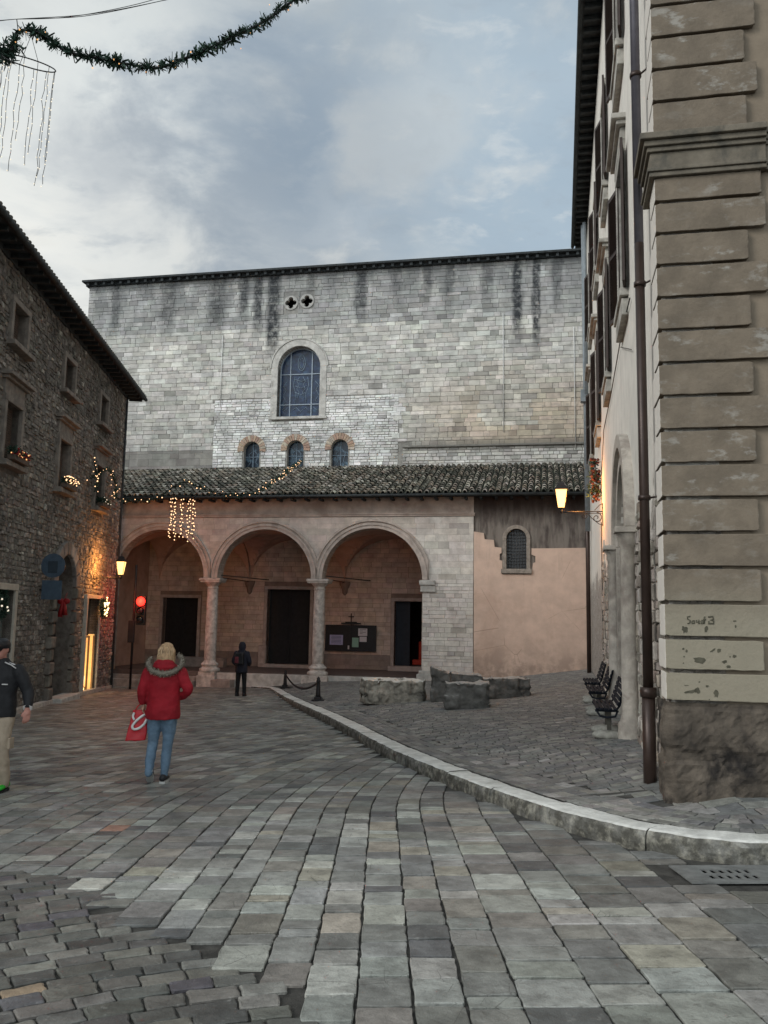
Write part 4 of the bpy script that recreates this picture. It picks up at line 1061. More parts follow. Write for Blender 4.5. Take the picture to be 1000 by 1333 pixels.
# lintel moulding on the side, windows
m_rst = mat('window_stone', (.36, .345, .31), .85, var=.3, vs=5, bump=.4, bs=25, stain=(.14, .13, .11), ss=3, sa=.7)
m_bsh = mat('dark_louvre', (.04, .028, .024), .6, var=.25, bump=.15)
for s in RWS:
    for k, (z0, z1) in enumerate(RWZ):
        f = MB(); e = .16
        f.box(-s-.5-e, -s-.5, -.07, .25, z0, z1); f.box(-s+.5, -s+.5+e, -.07, .25, z0, z1); f.box(-s-.5-e, -s+.5+e, -.075, .25, z1+.002, z1+e)
        f.box(-s-.5-e-.06, -s+.5+e+.06, -.13, .25, z0-.12, z0-.002); f.box(-s-.5-e, -s+.5+e, -.10, .1, z0-.4, z0-.142)
        if k == 0:
            f.box(-s-.5-e, -s+.5+e, -.08, .1, z1+e+.002, z1+.36); f.box(-s-.5-e-.09, -s+.5+e+.09, -.14, .1, z1+.362, z1+.43); f.box(-s-.5-e-.14, -s+.5+e+.14, -.21, .1, z1+.432, z1+.52)
        w_ = f.build('window', m_rst, pa, .012)
        g_ = MB(); g_.box(-s-.5, -s+.5, .18, .2, z0, z1); g_.build('pane', m_glassd, w_)
        for sg in (-1, 1):
            g_ = MB(); wd = .5
            for (x0, x1) in ((0, .05), (wd-.05, wd)): g_.box(x0, x1, -.02, .02, 0, z1-z0)
            for zz in (0, (z1-z0)/2, z1-z0-.07): g_.box(.051, wd-.051, -.019, .019, zz, zz+.069)
            kk = .09
            while kk < z1-z0-.1:
                M = Matrix.Translation((wd/2, 0, kk)) @ Matrix.Rotation(R(35), 4, 'X'); g_.obox(M, wd-.1, .05, .008); kk += .05
            o = g_.build('shutter', m_bsh, w_)
            o.location = (-s+sg*.5, -.03, z0)
            o.rotation_euler = (0, 0, -R(7)) if sg > 0 else (0, 0, PI+R(15))
# portal
ptl = MB(); ring(ptl, PC, PR, PR+.16, PZ, -.08, .4, 24); ptl.v = [(-x, y, z) for x, y, z in ptl.v]
k0 = len(ptl.v)
ptl.box(-PC-PR-.16, -PC-PR, -.08, .4, .05, PZ-.002); ptl.box(-PC+PR, -PC+PR+.16, -.08, .4, .05, PZ-.002)
for sx in (-1, 1):
    xc = -PC+sx*(PR+.30)
    ptl.lathe([(.17, -.25), (.17, .22), (.14, .26), (.13, .32), (.115, .36), (.11, 1.5), (.10, 2.62), (.13, 2.66), (.13, 2.74), (.17, 2.82)], xc, -.10, 14)
    ptl.box(xc-.19, xc+.19, -.28, .1, 2.822, 2.9)
rg = MB(); ring(rg, PC, PR+.2, PR+.42, PZ+.06, -.14, .05, 24); rg.v = [(-x, y, z) for x, y, z in rg.v]; ptl.add(rg.v, rg.f)
po = ptl.build('portal', mat('portal_stone', (.42, .38, .33), .85, var=.3, vs=4, bump=.5, bs=22, stain=(.17, .14, .12), ss=2, sa=.6), pa, .01)
q = MB(); q.plate(arch_hole(PC, PR, -.6, PZ, 20), [], rmp(.36), 0, .05); q.box(-PC-PR, -PC+PR, .3, .359, .9, 1.0); q.box(-PC-.04, -PC+.04, .31, .359, -.5, 3.9); q.build('door', mat('grey_door_board', (.17, .155, .12), .8, var=.25, vs=3, bump=.2), po)
# eaves
re = MB(); re.box(-SR-.4, .5, -.42, 12.5, RT+.17, RT+.22); re.tube([(-SR-.4, -.47, RT+.14), (.55, -.47, RT+.14)], .06, 8)
xx_ = -SR-.3
while xx_ < .4: re.box(xx_, xx_+.08, -.38, -.001, RT+.04, RT+.149); xx_ += .4
re.box(-SR-.35, .45, -.36, 12.4, RT+.221, RT+.6)
re.build('roof', m_dark, pa)
# pipes
m_pipe = mat('brown_drainpipe', (.045, .030, .025), .38, var=.25, vs=4, bump=.1, metal=.3)
PS = .80
pp_ = MB(); pp_.tube([(-PS-.0, -.13, -.3), (-PS, -.13, .86)], .068, 12); pp_.tube([(-PS, -.13, .86), (-PS, -.13, 5.8)], .052, 14); pp_.tube([(-PS, -.13, 5.8), (-PS, -.13, RT)], .051, 14, mi=1); pp_.tube([(-PS, -.13, .82), (-PS, -.13, .92)], .085, 12)
for zz in (2.9, 5.3, 7.8, 10.4): pp_.tube([(-PS, -.13, zz), (-PS, -.13, zz+.05)], .066, 12); pp_.tube([(-PS+.0, -.1, zz+.02), (-PS+.14, 0, zz+.02)], .012, 5)
pp_.build('drainpipe', [m_pipe, mat('pipe_sky_reflection', (.13, .125, .145), .32, var=.15, bump=.05, metal=.5)], pa)  # upper length of the same brown pipe, sky reflection painted into its colour
m_gp = mat('grey_blue_pipe', (.20, .23, .25), .5, var=.2, bump=.05, metal=.2)
gp_ = MB(); gp_.tube([(-19.2, -.12, 9.0), (-19.2, -.12, 14.9)], .06, 8); gp_.tube([(-19.6, -.12, 4.5), (-19.6, -.14, 15)], .085, 8); gp_.box(-19.7, -19.4, -.3, -.05, 8.8, 9.2); gp_.build('drainpipe', m_gp, pa)
gp_ = MB(); gp_.tube([(-19.9, -.12, -.5), (-19.9, -.12, 7.2)], .07, 8); gp_.tube([(-20.7, -.1, -.5), (-20.7, -.1, 14.8)], .06, 8); gp_.build('drainpipe', m_pipe, pa)
cbm = mat('black_cable', (.01, .01, .01), .6, var=0, bump=0)
cbl = MB(); 
def rp(px, py, d): s_, z = RB.hit(px-4, py, d); return (-s_, d, z)
cbl.tube([rp(824, 388, -.03), rp(814, 430, -.03), rp(800, 510, -.03), rp(790, 560, -.03), rp(786, 640, -.03)], .010, 5)
cbl.tube([rp(826, 455, -.03), rp(812, 452, -.03)], .006, 5)
cbl.tube([(-12.6, -.02, 4.0), (-12.6, -.02, .1)], .012, 5)
cbl.build('cable', cbm, pa)
# scratched letters and chips on the quoins
m_chip = mat('bare_stone_patch', (.075, .07, .05), .95, var=.3, vs=20, bump=.3)
lt = MB()
def fh(px, py):     # point on the quoin front face
    q = pdir(px, py); n = -RB.a; o_ = RB.o+n*(QX+.003); t = (o_-EYEV).dot(n)/q.dot(n); p = EYEV+q*t; return ((p-RB.o).dot(RB.n), p.z)
def fst(pts, r=.006):
    P = [fh(850+a*.15, 780+b*.15) for a, b in pts]
    lt.tube([(QX+.001, y_, z_) for y_, z_ in P], r, 5)
fst([(325, 148), (300, 152), (300, 172), (322, 182), (322, 205), (300, 212)], .007)
fst([(340, 190), (358, 185), (358, 210), (340, 212), (340, 192)], .007)
fst([(378, 180), (376, 198), (402, 198)], .007); fst([(400, 178), (400, 214)], .007)
fst([(420, 185), (436, 183), (436, 212), (420, 213), (421, 186)], .007); fst([(452, 150), (446, 160), (446, 213)], .007); fst([(436, 178), (462, 176)], .007)
fst([(480, 155), (520, 150), (526, 175), (500, 180), (528, 190), (526, 212), (484, 212), (486, 190)], .008)
def chip(cx, cy, rx, ry, rot=0):
    n = 12; P = []
    for i in range(n):
        t = TAU*i/n; k = 1+random.uniform(-.3, .3); a = rx*k*math.cos(t); b = ry*k*math.sin(t)
        P.append(fh(850+(cx+a*math.cos(rot)-b*math.sin(rot))*.15, 780+(cy+a*math.sin(rot)+b*math.cos(rot))*.15))
    vs = [(QX+.0022, y_, z_) for y_, z_ in P]+[(QX-.001, y_, z_) for y_, z_ in P]
    lt.add(vs, [tuple(range(n))[::-1]]+[(i, (i+1) % n, n+(i+1) % n, n+i) for i in range(n)])
for a in ((280, 265, 24, 30), (462, 262, 16, 28), (262, 240, 10, 8), (710, 190, 14, 6), (718, 235, 8, 12), (265, 432, 9, 9), (292, 450, 9, 14), (272, 498, 8, 7), (266, 555, 6, 6), (400, 528, 50, 32), (522, 443, 26, 9, -.6), (575, 445, 18, 20), (708, 496, 17, 14), (670, 500, 8, 6), (622, 542, 20, 14), (655, 586, 18, 12), (340, 800, 60, 14, -.15), (388, 795, 22, 26), (405, 718, 9, 6), (473, 755, 16, 10), (548, 815, 20, 36), (490, 872, 6, 6), (292, 748, 20, 3)): chip(*a)
lt.build('graffiti', m_chip, pa)
br_ = MB(); br_.tube([(.05, 1.13, 5.25), (.3, 1.13, 5.2)], .02, 6); br_.sphere((.32, 1.15, 5.18), .06, 8); br_.build('wall_bracket', m_dark, pa)
# ================================================================== SMALL THINGS
m_bulb = mat('warm_bulb_glow', (1, .75, .45), .5, var=0, bump=0, emit=(1, .66, .30), es=6.)
m_bulbw = mat('small_white_bulb', (.8, .78, .7), .4, var=0, bump=0, emit=(1, .88, .68), es=.6)
m_wire = mat('thin_black_wire', (.01, .012, .012), .6, var=0, bump=0)
m_iron = mat('black_wrought_iron', (.012, .011, .012), .5, var=.2, bump=.1)
m_lamp = mat('glowing_lantern_glass', (1, .7, .35), .5, var=0, bump=0, emit=(1, .55, .17), es=2.1)
def lantern(frame, s, z, arm, label, loc_dir, power, zl):
    p = frame.w(s, 0, z); ang = math.atan2(-frame.n.y, -frame.n.x)      # local +x points out of the wall
    t = thing('wall_lantern', label, 'lantern', p, ang, 'glowing street lanterns on iron brackets')
    a = MB()
    a.box(-.001, .02, -.03, .03, -.35, .2); a.tube([(0, 0, 0), (arm, 0, 0)], .013, 6); a.tube([(0, 0, -.05), (arm*.95, 0, -.02)], .008, 5)
    def spiral(cx_, cz_, r0, turns, sg=1, st=0): return [(cx_+r0*(1-i/26)*math.cos(st+sg*TAU*turns*i/26), 0, cz_+r0*(1-i/26)*math.sin(st+sg*TAU*turns*i/26)) for i in range(24)]
    a.tube(spiral(.15, -.15, .13, 1.6, 1, PI/2), .011, 5); a.tube(spiral(.42, -.10, .09, 1.5, -1, PI/2), .009, 5); a.tube([(.0, 0, -.33), (.1, 0, -.3), (.22, 0, -.2), (.36, 0, -.06), (.5, 0, 0)], .009, 5)
    a.tube([(0, 0, .19), (.08, 0, .16), (.2, 0, .03)], .009, 5)
    a.build('bracket', m_iron, t)
    h = .44; zb = .10
    a = MB(); a.tube([(arm, 0, -.04), (arm, 0, zb-.03)], .03, 8); a.lathe([(.07, zb-.03), (.10, zb-.0)], arm, 0, 4)
    for k in range(4):
        t0 = TAU*(k+.5)/4
        a.tube([(arm+.115*math.cos(t0), .115*math.sin(t0), zb), (arm+.20*math.cos(t0), .20*math.sin(t0), zb+h)], .009, 5)
    a.lathe([(.225, zb+h), (.225, zb+h+.02), (.13, zb+h+.10), (.12, zb+h+.11), (.10, zb+h+.17), (.02, zb+h+.2), (.015, zb+h+.28)], arm, 0, 4, smooth=False)
    a.build('lantern_frame', m_iron, t)
    a = MB(); a.lathe([(.10, zb+.005), (.185, zb+h-.005)], arm, 0, 4, smooth=False); a.build('lantern_glass', m_lamp, t)
    l = bpy.data.lights.new('lantern_light', 'POINT'); l.energy = power; l.color = (1, .40, .10); l.shadow_soft_size = .22
    lo = bpy.data.objects.new('lantern_light', l); C.objects.link(lo); lo.parent = t; lo.location = (arm+.0, 0, zb-.2) if zl else (arm, 0, zb+h/2)
    lo.location = (arm*.9, 0, zb+h+.45) if False else (arm, 0, zb+h/2)
    return t
# the glass shell must not block its own lamp: put the lamp just in front of it
l1 = lantern(RB, 12.1, 4.2, .98, 'lit lantern on the cream building, hanging over the square before the pink wall', 0, 95, 0)
l2 = lantern(LB, 3.43, 2.78, .92, 'lit lantern on the corner of the dark stone house, beside the shop', 0, 120, 0)
for l in (l1, l2):
    for c_ in l.children:
        if c_.type == 'LIGHT': c_.location.x -= .34
# red traffic light
tp = atY(184, 783, 31.2); base_z = zs(tp.x, tp.y)
t = thing('traffic_light', 'traffic light shining red in front of the dark left arch', 'traffic light', (tp.x, tp.y, base_z), 0)
hz = tp.z-base_z; q = MB(); q.tube([(-.28, .12, -.1), (-.28, .12, hz-.2), (-.28, .12, hz+1.35)], .045, 8); q.build('pole', m_iron, t)
q = MB(); q.box(-.16, .16, -.02, .16, hz-.86, hz+.2); q.tube([(-.28, .12, hz-.1), (0, .12, hz-.1)], .03, 6)
for k in range(3): 
    zc = hz-.0-k*.32; q.tube([(0, -.12, zc), (0, -.02, zc)], .12, 14, cap=False)
q.box(-.42, -.2, -.05, .1, hz-1.5, hz-.7)
q.build('housing', m_blk, t, .01)
q = MB(); q.sphere((0, -.07, hz), .165, 16, sy=.5); q.build('red_lamp', mat('red_signal', (1, .05, .03), .4, var=0, bump=0, emit=(1, .016, .010), es=5), t)
q = MB(); q.sphere((0, -.03, hz-.32), .09, 12, sy=.3); q.sphere((0, -.03, hz-.64), .09, 12, sy=.3); q.build('dark_lamp', m_glassd, t)
l = bpy.data.lights.new('red_light', 'POINT'); l.energy = 40; l.color = (1, .03, .02); l.shadow_soft_size = .12; lo = bpy.data.objects.new('red_light', l); C.objects.link(lo); lo.parent = t; lo.location = (0, -.3, hz)
# blue round sign and plate on the house wall
def blue_sign(s_, z, label, rnd):
    p = LB.w(s_, -.35, z); t = thing('street_sign', label, 'sign', p, 0); q = MB()
    if rnd: q.tube([(0, -.01, 0), (0, .01, 0)], .33, 24)
    else: q.box(-.27, .27, -.012, .012, -.26, .26)
    q.build('panel', m_signb, t)
    q = MB(); q.tube([(0, .03, 0), (-.4, .05, 0)], .018, 6); q.build('mount', m_iron, t); return t
m_signb = mat('blue_grey_sign', (.055, .085, .12), .5, var=.2, bump=0)
t = blue_sign(9.1, 2.84, 'round blue sign on the stone house, above the square one', True)
q = MB(); q.box(-.13, .13, -.022, -.011, -.2, .12); q.build('symbol', mat('dark_sign_shape', (.03, .045, .06), .5, var=.1, bump=0), t)
blue_sign(9.1, 2.18, 'square blue plate on the stone house, under the round sign', False)
# red pennant in the doorway
p = LB.w(7.55, -.25, 1.9); t = thing('red_bow', 'red bow hanging in the arched doorway', 'decoration', p, 0); q = MB()
m_red = mat('red_ribbon', (.25, .01, .012), .6, var=.25, bump=.2)
q.sphere((-.08, 0, 0), .11, 8, sz=.8, sy=.4); q.sphere((.08, 0, 0), .11, 8, sz=.8, sy=.4); q.tube([(-.02, 0, 0), (-.08, 0, -.45)], [.04, .08], 6); q.tube([(.02, 0, 0), (.07, 0, -.4)], [.04, .07], 6); q.tube([(0, 0, .0), (0, .25, .25)], .01, 4); q.build('ribbon', m_red, t)
# greenery helper
m_fir = mat('fir_needles', (.025, .055, .038), .8, attr=False, var=.5, vs=9, bump=0)
def tuft(mb, p, r, n=10, L=None):
    for _ in range(n):
        d = Vector((random.gauss(0, 1), random.gauss(0, 1), random.gauss(0, 1))).normalized(); d2 = d.cross(Vector((random.gauss(0, 1), random.gauss(0, 1), random.gauss(0, 1)))).normalized()*r*.13
        q = Vector(p)+d*r*random.uniform(.0, .3); e = Vector(p)+d*r*random.uniform(.7, 1.25)
        mb.add([q-d2, q+d2, e+d2*.6, e-d2*.6], [(0, 1, 2, 3)])
def curve3(P, n=12): return [Vector(p) for p in catmull([tuple(p) for p in P], n)]
def resample(P, step):
    o = [P[0]]; acc = 0
    for a, b in zip(P, P[1:]):
        L = (b-a).length; t = step-acc
        while t <= L: o.append(a+(b-a)*(t/L)); t += step
        acc = (acc+L) % step if L else acc
    return o
def garland(name, label, P, rt, step, nb, bulb, br, leaf=True, n=12, group=None):
    c = curve3(P); t = thing(name, label, 'garland', tuple(c[0]), 0, group); o0 = c[0]
    w_ = MB(); w_.tube([p-o0 for p in c], rt*.12+.004, 5); w_.build('wire', m_wire, t)
    rs = resample(c, step)
    if leaf:
        f = MB()
        for p in rs: tuft(f, p-o0+Vector((random.gauss(0, rt*.15), random.gauss(0, rt*.15), random.gauss(0, rt*.15))), rt*random.uniform(.6, 1.0)*(1+.45*mn.noise(p*5)), n)
        f.build('greenery', m_fir, t, fixn=False)
    b = MB(); pts = resample(c, nb)
    for p in pts: b.sphere(tuple(p-o0+Vector((random.gauss(0, rt*.5), random.gauss(0, rt*.5), random.gauss(0, rt*.5)))), br*random.uniform(.7, 1.2), 6)
    o = b.build('string_lights', bulb, t); return t
m_bulbo = mat('amber_bulb', (.9, .5, .25), .5, var=0, bump=0, emit=(1, .5, .18), es=.9)
YN = 9.4
garland('fir_garland', 'thick fir garland with small lights sagging across the open sky', [atY(*p, YN) for p in [(-60, 90), (8, 72), (22, 42), (50, 42), (85, 66), (130, 76), (170, 84), (207, 88), (250, 72), (300, 50), (345, 27), (385, -2), (430, -40)]], .10, .035, .14, m_bulbo, .008, n=15)
q = MB(); o0 = atY(-40, 30, YN)
for P in ([(-40, 30), (20, 25), (120, 18), (225, -2), (300, -20)], [(-40, 33), (20, 25), (110, 21), (215, 0), (300, -22)], [(20, 25), (90, 22), (180, 5), (260, -20)]):
    q.tube([p-o0 for p in curve3([atY(*a, YN) for a in P], 6)], .004, 5)
q.tube([atY(22, 25, YN)-o0, atY(24, 42, YN)-o0, atY(10, 62, YN)-o0], .006, 5); oc_ = q.build('overhead_cable', m_wire); oc_.location = o0; tag(oc_, 'thin overhead cables crossing the sky above the garland', 'cable')
def light_curtain(label, cpx, Y, rad, drops, tilt, bulb, br, wr_, seedv, tuf, swing):
    random.seed(seedv); o0 = atY(*cpx, Y); t = thing('icicle_light', label, 'christmas light', tuple(o0), 0, 'hoops of hanging light strings')
    M = Matrix.Rotation(tilt[0], 3, 'X') @ Matrix.Rotation(tilt[1], 3, 'Y')
    h = MB(); cir = [M @ Vector((rad*math.cos(TAU*i/28), rad*math.sin(TAU*i/28), 0)) for i in range(29)]; h.tube(cir, wr_*2.2, 6)
    h.tube([M @ Vector((0, rad, 0)), Vector((0, 0, rad*1.2)), M @ Vector((0, -rad, 0))], wr_, 5); h.build('hoop', m_wire, t)
    if tuf:
        f = MB()
        for i in range(34): tuft(f, M @ Vector((rad*math.cos(2.2+i*.03), rad*math.sin(2.2+i*.05), 0))+Vector((random.gauss(-.06, .05), 0, random.gauss(.02, .07))), .08, 9)
        f.build('greenery', m_fir, t, fixn=False)
    n = len(drops)
    for i, L in enumerate(drops):
        a = TAU*i/n; p = M @ Vector((rad*math.cos(a), rad*math.sin(a), 0)); s_ = MB(); pts = [p]; k = 0
        while k < L: 
            k += .12; pts.append(Vector((p.x+random.gauss(0, .008)+swing*k*.06, p.y+random.gauss(0, .008), p.z-k)))
        s_.tube(pts, wr_, 4, mi=0)
        for q_ in pts[1:]: s_.sphere((q_.x+random.gauss(0, br*1.2), q_.y, q_.z+random.uniform(-.03, .03)), br, 6, mi=1)
        s_.build('light_string', [m_wire, bulb], t)
    return t
light_curtain('large unlit looking hoop of hanging fairy light strings against the sky', (38, 82), YN, .30, [1.35, 1.2, 1.42, 1.15, 1.05, 1.25, 1.3, 1.4, 1.0, 1.3, 1.12, 1.36], (R(38), R(18)), m_bulbw, .0085, .0035, 5, True, -.5)
m_bulbp = mat('pinkish_bulb', (1, .75, .55), .5, var=0, bump=0, emit=(1, .58, .30), es=1.9)
YF = 27.
light_curtain('small glowing hoop of fairy light strings hanging before the porch arch', (238, 646), YF, .38, [1.3, 1.2, 1.34, 1.25, 1.1, 1.3, 1.22, 1.35, 1.28, 1.2], (R(4), R(2)), m_bulbp, .019, .006, 6, False, 0)
random.seed(11)
wend = FA.w(2.1, BD-.15, 8.35)
garland('light_garland', 'string of warm lights and greenery stretched along the porch roof edge', [LB.w(5.0, -.15, 5.9), LB.w(4.2, -.5, 6.35), LB.w(3.2, -.55, 5.9)]+[atY(*p, YF) for p in [(150, 647), (178, 652), (205, 648)]]+[atY(238, 628, YF)]+[atY(*p, YF+.6) for p in [(268, 637), (300, 645), (335, 640)]]+[atY(362, 622, YF+3), wend], .10, .06, .17, m_bulbp, .017, n=8)
garland('fir_garland', 'short lit garland draped round the house window nearest the church', [LB.w(4.9, -.2, 6.5), LB.w(4.75, -.28, 5.9), LB.w(4.8, -.25, 5.5)], .11, .05, .09, m_bulbp, .020, n=8)
# window boxes
def window_box(s_, label, bulb, nb, berries):
    p = LB.w(s_, -.24, 5.14); t = thing('window_box', label, 'window box', p, LROT, 'decorated window boxes on the stone house')
    q = MB(); q.box(-.5, .5, -.10, .09, -.0, .13); q.build('planter', m_shut, t, .01)
    f = MB()
    for i in range(60): tuft(f, (random.uniform(-.52, .52), random.uniform(-.08, .08), .15+random.uniform(0, .13)), .11, 9)
    f.build('greenery', m_fir, t, fixn=False)
    b = MB()
    for i in range(nb): b.sphere((random.uniform(-.52, .52), -.1+random.uniform(-.08, .1), .12+random.uniform(0, .2)), .018, 6)
    b.build('string_lights', bulb, t)
    if berries:
        b = MB()
        for i in range(50): b.sphere((random.uniform(-.55, .55), -.1+random.uniform(-.08, .1), .1+random.uniform(0, .2)), .024, 6)
        b.build('berries', m_red, t)
    return t
window_box(12.05, 'window box with red berries under a tall window', m_bulbo, 14, True)
window_box(7.72, 'window box glowing with amber lights above the arched doorway', m_bulbp, 40, False)
window_box(3.5, 'window box of dark greenery under the window nearest the church', m_bulbw, 8, False)
def wreath(s_, z, r_, label, bulb, nb, d=-.12):
    p = LB.w(s_, d, z); t = thing('wreath', label, 'wreath', p, LROT); f = MB()
    for i in range(60): a = TAU*i/60; tuft(f, (r_*math.cos(a), random.uniform(-.04, .04), r_*math.sin(a)), .12, 9)
    f.build('greenery', m_fir, t, fixn=False); b = MB()
    for i in range(nb): a = random.uniform(0, TAU); k = r_+random.gauss(0, .06); b.sphere((k*math.cos(a), -.09, k*math.sin(a)), .026, 6)
    b.build('string_lights', bulb, t); q = MB(); q.tube([(0, .0, r_), (0, .12, r_+.1)], .01, 5); q.build('hook', m_wire, t); return t
wreath(2.9, 1.75, .24, 'round wreath with warm lights over the lit shop entrance', mat('gold_bulb', (1, .75, .4), .5, var=0, bump=0, emit=(1, .68, .3), es=3.5), 34, -.3)
wreath(11.7, 1.75, .3, 'dark green wreath in the cream framed shop window at the left edge', m_bulbw, 5, .05)
# ornament on the cream building
p = RB.w(12.6, -.14, 5.0); t = thing('wall_ornament', 'reddish hanging ornament on the cream wall above the lantern', 'decoration', p, RROT); f = MB()
for i in range(70): f.sphere((random.gauss(0, .08), random.uniform(-.12, .08), random.uniform(-.5, .55)), random.uniform(.02, .05), 6)
f.build('berries', mat('dull_red_berries', (.05, .012, .010), .6, var=.4, bump=0), t)
f = MB()
for i in range(30): tuft(f, (random.gauss(0, .06), random.uniform(-.15, .1), random.uniform(-.45, .55)), .13, 8)
f.build('greenery', m_fir, t, fixn=False); q = MB(); q.tube([(0, .12, .5), (0, 0, .5), (0, 0, -.5)], .012, 5); q.build('hook', m_iron, t)
# ---- benches
m_slat = mat('blue_black_slat', (.014, .017, .024), .8, spec=.15, var=.3, vs=8, bump=.2, bs=30)
m_post = mat('weathered_post', (.09, .085, .07), .8, var=.3, vs=8, bump=.4, bs=30)
m_foot = mat('rounded_foot_stone', (.34, .33, .29), .85, var=.3, vs=8, bump=.6, bs=30, stain=(.12, .12, .1), ss=5, sa=.5)
GB = 'dark slatted benches along the cream wall'
def make_bench(label):   # local x along the wall, -y away from the wall (front)
    t = thing('bench', label, 'bench', (0, 0, 0), 0, GB)
    q = MB()
    for i in range(5): q.box(-.8, .8, -.26+i*.07, -.26+i*.07+.052, .45, .475)
    q.build('seat', m_slat, t, .005)
    q = MB()
    for i in range(5):
        M = Matrix.Translation((0, .09+i*.028, .55+i*.08)) @ Matrix.Rotation(R(-18), 4, 'X'); q.obox(M, 1.6, .022, .062)
    q.build('backrest', m_slat, t, .005)
    for x_ in (-.72, .72):
        q = MB(); q.tube([(x_, -.27, .43), (x_, .06, .43), (x_, .12, .52), (x_, .22, .90)], .022, 6); q.tube([(x_, -.25, .43), (x_, -.19, .34), (x_, -.08, .32), (x_, .05, .34), (x_, .09, .44)], .02, 6)
        q.build('frame', m_slat, t)
    for x_ in (.62, -.1):
        q = MB(); q.box(x_-.03, x_+.03, -.08, -.01, .06, .44); q.build('leg', m_post, t, .006)
        q = MB(); q.sphere((x_, -.05, .03), 1, 22, sx=.17, sy=.27, sz=.085)
        q.v = [(a+.015*mn.noise(Vector((a*7, b*7, c*7))), b+.02*mn.noise(Vector((a*7+3, b*7, c*7))), c) for a, b, c in q.v]; q.build('foot', m_foot, t)
    return t
def copy_thing(o, label=None, group=None):
    c = o.copy(); C.objects.link(c)
    if label: c['label'] = label
    for chd in list(o.children):
        d = chd.copy(); C.objects.link(d); d.parent = c
        for e in list(chd.children):
            f_ = e.copy(); C.objects.link(f_); f_.parent = d
    return c
b0 = make_bench('dark slatted bench on rounded stone feet, right beside the portal')
brot = RROT
for i, (s_, lb) in enumerate([(3.75, None), (6.6, 'middle dark slatted bench, second along the cream wall'), (9.0, 'farthest dark slatted bench, just below the lantern')]):
    b = b0 if i == 0 else copy_thing(b0, lb)
    p = RB.w(s_+.5, -.34, 0); b.location = (p.x, p.y, zp(p.x, p.y)+.012); b.rotation_euler = (0, 0, brot); b.scale = (.84,)*3
# ---- ancient stone blocks
def remesh(mb, name, m, parent, vox, smooth=3, disp=None, mods=True):
    o = mb.build(name, m, parent); 
    r_ = o.modifiers.new('r', 'REMESH'); r_.mode = 'VOXEL'; r_.voxel_size = vox; r_.use_smooth_shade = True
    if smooth: s_ = o.modifiers.new('s', 'SMOOTH'); s_.iterations = smooth; s_.factor = .5
    dg = bpy.context.evaluated_depsgraph_get(); me = bpy.data.meshes.new_from_object(o.evaluated_get(dg)); me.name = name
    o.modifiers.clear(); o.data = me
    if not me.materials: me.materials.append(m)
    if disp:
        for v in me.vertices: v.co += disp(v.co, v.normal)
    for p_ in me.polygons: p_.use_smooth = True
    return o
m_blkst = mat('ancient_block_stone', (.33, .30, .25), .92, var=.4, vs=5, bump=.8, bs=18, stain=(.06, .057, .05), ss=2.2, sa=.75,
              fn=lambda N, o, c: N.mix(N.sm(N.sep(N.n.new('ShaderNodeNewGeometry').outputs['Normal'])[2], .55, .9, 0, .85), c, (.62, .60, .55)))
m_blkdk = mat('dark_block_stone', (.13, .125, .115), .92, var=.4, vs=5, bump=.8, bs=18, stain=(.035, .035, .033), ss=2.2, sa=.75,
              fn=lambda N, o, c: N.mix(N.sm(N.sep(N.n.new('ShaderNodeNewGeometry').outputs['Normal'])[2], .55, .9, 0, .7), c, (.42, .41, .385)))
def rockdisp(amp):
    def f(co, n):
        lay = mn.noise(Vector((co.x*1.2, co.y*1.2, co.z*9)))*amp*.6; ck = -.03 if abs(mn.noise(co*2.3+Vector((4, 4, 4)))) < .035 else 0
        return n*(mn.noise(co*3.1)*amp+mn.noise(co*9)*amp*.55+mn.noise(co*24)*amp*.3+(lay+ck)*(1 if abs(n.z) < .6 else .3))
    return f
GS = 'old stone blocks lying on the square'
def rock(pxs, h, label, build, m, rot=0, name='stone_block'):
    p = surf(*pxs, zp); q = MB(); build(q, h); o = remesh(q, name, m, None, .026, 1, rockdisp(.06)); o.location = (p.x, p.y, zp(p.x, p.y)-.02); o.rotation_euler = (0, 0, rot); return tag(o, label, 'stone block', GS)
def wellh(q, h):   # angular block with a shallow basin
    out = [(-.78, -.05), (-.62, -.36), (-.30, -.42), (.70, -.40), (.80, -.05), (.62, .32), (.1, .45), (-.45, .42), (-.76, .22)]
    basin = [(.3+.0*1-.3+.36*math.cos(TAU*i/14), .06+.20*math.sin(TAU*i/14)) for i in range(14)]
    q.plate(out, [basin], lambda a, b, d: (a, b, d), 0, h); q.plate(out, [], lambda a, b, d: (a, b, d), 0, h-.2)
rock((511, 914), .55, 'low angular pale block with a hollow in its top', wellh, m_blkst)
def slab(sx, sy, cut=0):
    def f(q, h): q.plate([(-sx/2, -sy/2+cut), (-sx/2+.1, -sy/2), (sx/2, -sy/2), (sx/2, sy/2), (-sx/2, sy/2)], [], lambda a, b, d: (a, b, d), 0, h)
    return f
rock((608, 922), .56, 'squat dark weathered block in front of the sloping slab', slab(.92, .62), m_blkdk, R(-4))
rock((650, 909), .50, 'long dark block with a pale top, nearest the pink wall', slab(1.35, .6), m_blkdk, R(6))
